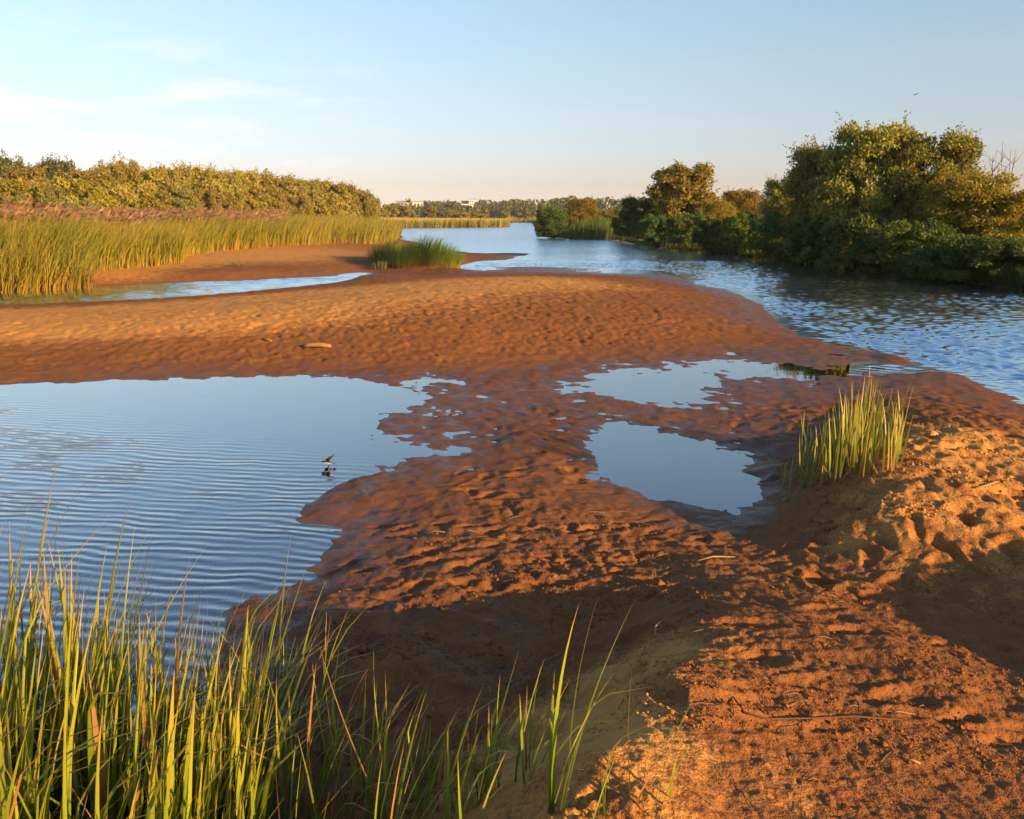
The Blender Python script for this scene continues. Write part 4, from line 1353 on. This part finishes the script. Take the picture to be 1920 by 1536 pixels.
# the sedge clump on the sunlit mound
c = at(1595, 880, .27)
root = empty('sedge_clump', (c[0], c[1], ground_z(c[0], c[1])))
g = random.Random(91)
z0 = root.location.z
for k in range(290):
    px = min(max(g.gauss(1596, 50), 1502), 1688)
    py = 868 + g.uniform(-42, 34) - (px - 1595) * .22
    p = on_ground(px, py)
    dead = g.random() < .40
    b = obj('blade', g.choice(BD if dead else (BS if g.random() < .7 else BL)), root)
    b.location = (p.x - c[0], p.y - c[1], p.z - z0 - .02)
    mid = 1 - abs(px - 1612) / 150
    hh = (.30 + .28 * mid) * g.uniform(.5, 1.15)
    tilt = g.gauss(.0, .08)
    if dead:
        hh *= .42
        tilt = g.uniform(.2, 1.35)
    b.scale = (hh, g.uniform(.7, 1.15) * (.5 if dead else .8), hh)
    b.rotation_euler = (g.gauss(0, .08), tilt, g.uniform(0, 6.28))
tag(root, 'sunlit sedge clump with upright yellow-green blades on the sandy mound', 'sedge')
p = at(1480, 905, .08)
tuft(p[0], p[1], 12, .28, .10, 'small dark green sedge tuft in the shade below the sunlit clump', None, 1400, .5, .1, None, .35)
p = at(1472, 935, .08)
tuft(p[0], p[1], 7, .2, .06, 'sprawling low blades at the puddle edge below the sunlit clump', None, 1401, .5, .2, None, .5)


# low growth and thatch between the tall sedges
g = np.random.default_rng(88)
nU = 1300
px = g.uniform(-160, 640, nU)
yy = g.uniform(1.7, 3.1, nU)
xx = (px - 960) / F * (yy * CP + CAM_H * SP)
ok = g.uniform(size=nU) < np.interp(px, [-160, 380, 640], [1, .7, .06])
xx, yy = xx[ok], yy[ok]
zz = ground_zs(xx, yy)
hh = g.uniform(.18, .62, len(xx)) - np.minimum(zz, 0)
dead = g.uniform(size=len(xx)) < .35
s_g, s_d = lerp_stops([(0, (.05, .07, .014)), (.5, (.13, .16, .02)), (1, (.22, .22, .03))]), lerp_stops([(0, (.10, .07, .03)), (1, (.30, .19, .07))])
me = blades_mesh('sedge_thatch', np.stack([xx, yy, zz - .02], 1), hh, np.stack([g.normal(.12, .28, len(xx)), g.normal(0, .2, len(xx))], 1) * hh[:, None], g.uniform(.004, .011, len(xx)), M_GRASS,
                 lambda t, n_, g_: np.where(dead[:, None], s_d(t)[None], s_g(t)[None]), 4, .8, 89)
tag(obj('sedge_thatch', me), 'short green and withered undergrowth between the tall near sedges', 'grass', None, 'stuff')

# bits of straw washed and blown over the sand
g = np.random.default_rng(90)
V, Fc = [], []
for x0, x1, y0, y1, cnt in ((620, 1330, 930, 1200, 34), (1100, 1900, 1080, 1520, 40), (1500, 1900, 800, 1000, 60), (650, 1200, 1200, 1500, 24), (100, 1100, 650, 700, 40)):
    for _ in range(cnt):
        p = on_ground(g.uniform(x0, x1), g.uniform(y0, y1), .003)
        if p.z < .03: continue
        a, L = g.uniform(0, 3.14), g.uniform(.015, .06)
        d_ = Vector((math.cos(a), math.sin(a), 0)) * L
        q0, q1 = p - d_, p + d_
        q0.z, q1.z = ground_z(q0.x, q0.y) + .003, ground_z(q1.x, q1.y) + .003
        tube(V, Fc, [q0, (q0 + q1) / 2 + Vector((0, 0, .004)), q1], [.0012, .0018, .0010], 3)
tag(obj('straw_bits', py_mesh('straw_bits', V, Fc, M_STRAW)), 'tiny bits of straw scattered over the trodden sand', 'straw', None, 'stuff')

# crumbs of sand lying on the trodden ground
def clods(n, span, size, seed):
    g = np.random.default_rng(seed)
    x0, x1, y0, y1 = span
    px, py = g.uniform(x0, x1, n), g.uniform(y0, y1, n)
    pt = np.array([at(a, b, .2)[:2] for a, b in zip(px, py)])
    z = ground_zs(pt[:, 0], pt[:, 1])
    keep = (z > .05) & (fbm(pt[:, 0] * 2.2, pt[:, 1] * 2.2, 2, .5, 6.0) > .05)
    pt, z = pt[keep], z[keep]
    m = len(z)
    r = size * np.exp(g.normal(0, .5, m))
    o = np.array([(1, 0, 0), (-1, 0, 0), (0, 1, 0), (0, -1, 0), (0, 0, .8), (0, 0, -.8)])
    V = o[None] * (r[:, None, None] * g.uniform(.55, 1.3, (m, 6, 1)))
    a = g.uniform(0, 6.28, m)
    ca, sa = np.cos(a)[:, None], np.sin(a)[:, None]
    V = np.stack([V[..., 0] * ca - V[..., 1] * sa, V[..., 0] * sa + V[..., 1] * ca, V[..., 2]], -1)
    V += np.stack([pt[:, 0], pt[:, 1], z + r * .25], -1)[:, None]
    f = np.array([(0, 2, 4), (2, 1, 4), (1, 3, 4), (3, 0, 4), (2, 0, 5), (1, 2, 5), (3, 1, 5), (0, 3, 5)])
    F_ = (np.arange(m)[:, None, None] * 6 + f[None]).reshape(-1, 3)
    d = np.repeat(np.clip(dry_and_shade(*to_uv(pt[:, 0], pt[:, 1])), .3, 1), 6)
    return V.reshape(-1, 3), F_, d


parts = [clods(4500, (600, 1330, 940, 1190), .005, 1), clods(5000, (1080, 2000, 1090, 1560), .0035, 2), clods(3000, (1520, 2000, 800, 1010), .007, 3), clods(1500, (650, 1250, 1190, 1500), .005, 4)]
off, VV, FF, DD = 0, [], [], []
for v, f, d_ in parts:
    VV.append(v)
    FF.append(f + off)
    DD.append(d_)
    off += len(v)
DD = np.concatenate(DD)
tag(obj('sand_crumbs', np_mesh('sand_crumbs', np.concatenate(VV), np.concatenate(FF), M_SAND, True, {'dry': DD, 'meadow': DD * 0})), 'loose crumbs of damp sand over the trodden near bank', 'sand crumbs', None, 'stuff')


# ------------------------------------------------------------------ driftwood, stalks, birds
def stick(name, pts, rad, mat, label, cat, sides=7):
    V, Fc = [], []
    o0 = Vector(pts[0])
    tube(V, Fc, [Vector(p) - o0 for p in pts], rad, sides)
    o = obj(name, py_mesh(name, V, Fc, mat, True), None, o0)
    return tag(o, label, cat)


a, b = on_ground(570, 654, .035), on_ground(621, 655, .04)
stick('driftwood_log', [a, a.lerp(b, .2) + Vector((0, .02, .012)), a.lerp(b, .6) + Vector((0, -.01, .02)), b.lerp(a, .06), b], [.020, .030, .034, .030, .018], M_WOOD, 'pale peeled log lying on the brown sandbar slope', 'driftwood', 9)
a, b = on_ground(492, 645, .018), on_ground(510, 646, .018)
stick('driftwood_stick', [a, a.lerp(b, .5) + Vector((0, 0, .01)), b], [.012, .02, .012], M_WOOD, 'short pale stick near the log on the sandbar', 'driftwood')
a, c2 = on_ground(1231, 1196, -.01), on_ground(1243, 1166, .004)
stick('dry_stalk', [a, a + Vector((-.005, .01, .03)), a + Vector((0, .03, .045)), a.lerp(c2, .7) + Vector((0, 0, .03)), c2], [.0025, .004, .004, .0035, .0025], M_STRAW, 'curved whitish stalk stuck in the sand on the nose flank', 'stalk')
a, b = on_ground(1308, 1054, .008), on_ground(1378, 1047, .008)
stick('dry_stalk', [a, a.lerp(b, .4) + Vector((0, .01, .012)), b], [.004, .004, .002], M_STRAW, 'thin pale straw lying across the mud beside the hollow', 'stalk')
a, b = on_ground(1696, 1428, .008), on_ground(1725, 1436, .008)
stick('dry_stalk', [a, a.lerp(b, .5) + Vector((0, 0, .004)), b], [.0035, .004, .003], M_STRAW, 'short straight pale twig on the sunlit bank', 'stalk')
a, b, c2 = on_ground(1828, 925, .012), on_ground(1850, 913, .03), on_ground(1870, 917, .012)
stick('dry_stalk', [a, b, c2], [.005, .006, .003], M_STRAW, 'bent pale straw on top of the sunlit mound', 'stalk')
a, b = on_ground(800, 1003, .008), on_ground(835, 1001, .01)
stick('dry_stalk', [a, a.lerp(b, .5) + Vector((0, .01, .01)), b], [.003, .003, .002], M_STRAW, 'small pale straw on the red mud beside the pool', 'stalk')
pts_ = [on_ground(px, py, .010) for px, py in ((1375, 1305), (1395, 1338), (1440, 1350), (1520, 1349), (1600, 1345), (1690, 1352))]
pts_ = [q - Vector((0, 0, .006)) for q in pts_]
stick('buried_root', pts_, [.002, .004, .004, .003, .004, .002], plain_material('wet_root', (.12, .06, .035), .8, 30), 'thin brown root half buried along the trodden bank', 'root')


def swallow(loc, yaw, pitch, roll, scale, label, up=0.5):
    """body, tail and swept wings in one skin"""
    V, Fc = [], []
    tube(V, Fc, [(.085, 0, .004), (.075, 0, .006), (.055, 0, .008), (.02, 0, .004), (-.03, 0, 0), (-.07, 0, 0), (-.085, 0, 0)], [.002, .010, .016, .019, .015, .007, .003], 8)
    for s in (-1, 1):
        b0 = len(V)
        tip = Vector((-.06, s * .15, .15 * up))
        el_ = Vector((.015, s * .06, .05 * up))
        for p in ((.035, s * .012, .008), (-.018, s * .012, .006), el_ + Vector((.022, 0, 0)), el_ + Vector((-.03, 0, 0)), tip):
            V.append(Vector(p) + Vector((0, 0, .0025)))
        for p in ((.035, s * .012, .008), (-.018, s * .012, .006), el_ + Vector((.022, 0, 0)), el_ + Vector((-.03, 0, 0)), tip):
            V.append(Vector(p) - Vector((0, 0, .0025)))
        Fc += [(b0, b0 + 2, b0 + 3, b0 + 1), (b0 + 2, b0 + 4, b0 + 3), (b0 + 5, b0 + 6, b0 + 8, b0 + 7), (b0 + 7, b0 + 8, b0 + 9),
               (b0, b0 + 5, b0 + 7, b0 + 2), (b0 + 2, b0 + 7, b0 + 9, b0 + 4), (b0 + 1, b0 + 3, b0 + 8, b0 + 6), (b0 + 3, b0 + 4, b0 + 9, b0 + 8)]
        t0 = len(V)
        V += [Vector((-.07, 0, .002)), Vector((-.07, s * .008, .002)), Vector((-.125, s * .022, .001)), Vector((-.07, 0, -.002)), Vector((-.07, s * .008, -.002)), Vector((-.125, s * .022, -.001))]
        Fc += [(t0, t0 + 1, t0 + 2), (t0 + 3, t0 + 5, t0 + 4), (t0 + 1, t0 + 4, t0 + 5, t0 + 2), (t0, t0 + 2, t0 + 5, t0 + 3)]
    m, n, l = new_mat('bird_plumage')
    tcn = N(n, 'ShaderNodeTexCoord')
    sp = N(n, 'ShaderNodeSeparateXYZ')
    l.new(tcn.outputs['Object'], sp.inputs[0])
    bs = N(n, 'ShaderNodeBsdfPrincipled', i_Roughness=.5)
    l.new(mix_col(n, l, smooth_range(n, l, sp.outputs[2], -.002, -.010), (.012, .016, .03), (.45, .34, .26)), bs.inputs['Base Color'])
    out_surface(n, l, bs.outputs[0])
    o = obj('bird', py_mesh('bird', V, Fc, m, True), None, loc)
    o.rotation_euler = (roll, pitch, yaw)
    o.scale = (scale,) * 3
    return tag(o, label, 'bird')


p = at(614, 868, .035)
swallow(Vector(p), R(200), R(-14), R(35), .62, 'small dark bird with pale belly skimming the calm pool', .55)
d = ray(1716, 178)
swallow(Vector(d / np.linalg.norm(d) * 38) + Vector((0, 0, CAM_H)), R(200), 0, R(10), 1.0, 'tiny dark bird flying high in the clear sky', .3)


# ------------------------------------------------------------------ buildings on the far shore
M_WHITE = plain_material('white_render', (.78, .74, .70), .8, 3)
M_GREY = plain_material('grey_cladding', (.30, .31, .33), .7, 3)
M_ROOF = plain_material('dark_roofing', (.16, .12, .11), .8, 3)
M_GLASS = plain_material('window_glass', (.05, .06, .08), .15, 3, spec=.5)


def box_mesh(name, x0, x1, y0, y1, z0, z1, mat):
    V = [(x, y, z) for z in (z0, z1) for y in (y0, y1) for x in (x0, x1)]
    return py_mesh(name, V, [(0, 2, 3, 1), (4, 5, 7, 6), (0, 1, 5, 4), (2, 6, 7, 3), (0, 4, 6, 2), (1, 3, 7, 5)], mat)


def building(px, dist, blocks, label, windows):
    """blocks: (px0, px1, top_py, depth, front offset, material, flat or pitched)"""
    x, y = at_dist(px, dist)
    root = empty('building', (x, y, ground_z(x, y)))
    zg = root.location.z
    top = lambda py: CAM_H + (407 - py) / F * dist - zg
    for k, (p0, p1, tp, dep, off, mt, pitched) in enumerate(blocks):
        a, b = (p0 - px) / F * dist, (p1 - px) / F * dist
        w = obj('wall', box_mesh('wall', a, b, off, off + dep, -.3, top(tp), mt), root)
        if pitched:
            h, m = top(tp), (off + off + dep) / 2
            V = [(a - .4, off - .4, h + .02), (b + .4, off - .4, h + .02), (b + .4, off + dep + .4, h + .02), (a - .4, off + dep + .4, h + .02), (a - .4, m, h + 2.2), (b + .4, m, h + 2.2)]
            obj('roof', py_mesh('roof', V, [(0, 1, 5, 4), (2, 3, 4, 5), (0, 4, 3), (1, 2, 5), (0, 3, 2, 1)], M_ROOF), root)
        else:
            obj('roof', box_mesh('roof', a - .2, b + .2, off - .2, off + dep + .2, top(tp) + .01, top(tp) + .35, M_ROOF), root)
        for wx0, wx1, wt, wb in windows[k]:
            obj('window', box_mesh('window', (wx0 - px) / F * dist, (wx1 - px) / F * dist, off - .12, off + .05, top(wb), top(wt), M_GLASS), root)
    tag(root, label, 'building')


building(877, 560, [(864, 880, 379, 14, 4, M_GREY, False), (879.5, 891, 376, 12, 0, M_WHITE, False), (867, 879, 384, 6, -3, M_WHITE, False)], 'white block with darker annex rising above the far trees',
         [[], [(881, 883, 378.5, 381), (885, 887, 378.5, 381), (881, 883, 383, 385.5), (885, 887, 383, 385.5)], [(869, 877, 386, 388)]])
building(786, 520, [(774, 796, 380.5, 10, 0, M_WHITE, False)], 'low white building half hidden behind golden trees', [[(778, 781, 383, 387), (784, 787, 383, 387), (790, 793, 383, 387)]])
building(757, 540, [(744, 762, 379.5, 12, 0, M_GREY, False)], 'grey flat-roofed block behind the golden trees', [[(747, 750, 382, 385), (753, 756, 382, 385)]])
building(981, 600, [(975, 986, 383, 10, 0, M_WHITE, True)], 'small white house with dark gable roof on the wooded shore', [[(977, 979, 384, 386.5), (982, 984, 384, 386.5)]])


# ------------------------------------------------------------------ evening haze over the whole valley
m, n, l = new_mat('haze')
pv = N(n, 'ShaderNodeVolumePrincipled', i_Density=0.0002, i_Anisotropy=0.0)
pv.inputs['Color'].default_value = (0.85, 0.9, 1.0, 1)
mo = n.new('ShaderNodeOutputMaterial')
l.new(pv.outputs[0], mo.inputs['Volume'])
tag(obj('haze', box_mesh('haze', -900, 900, -300, 1300, -1.8, 26, m)), kind='stuff', label='thin pale evening haze over river and woods', cat='haze')
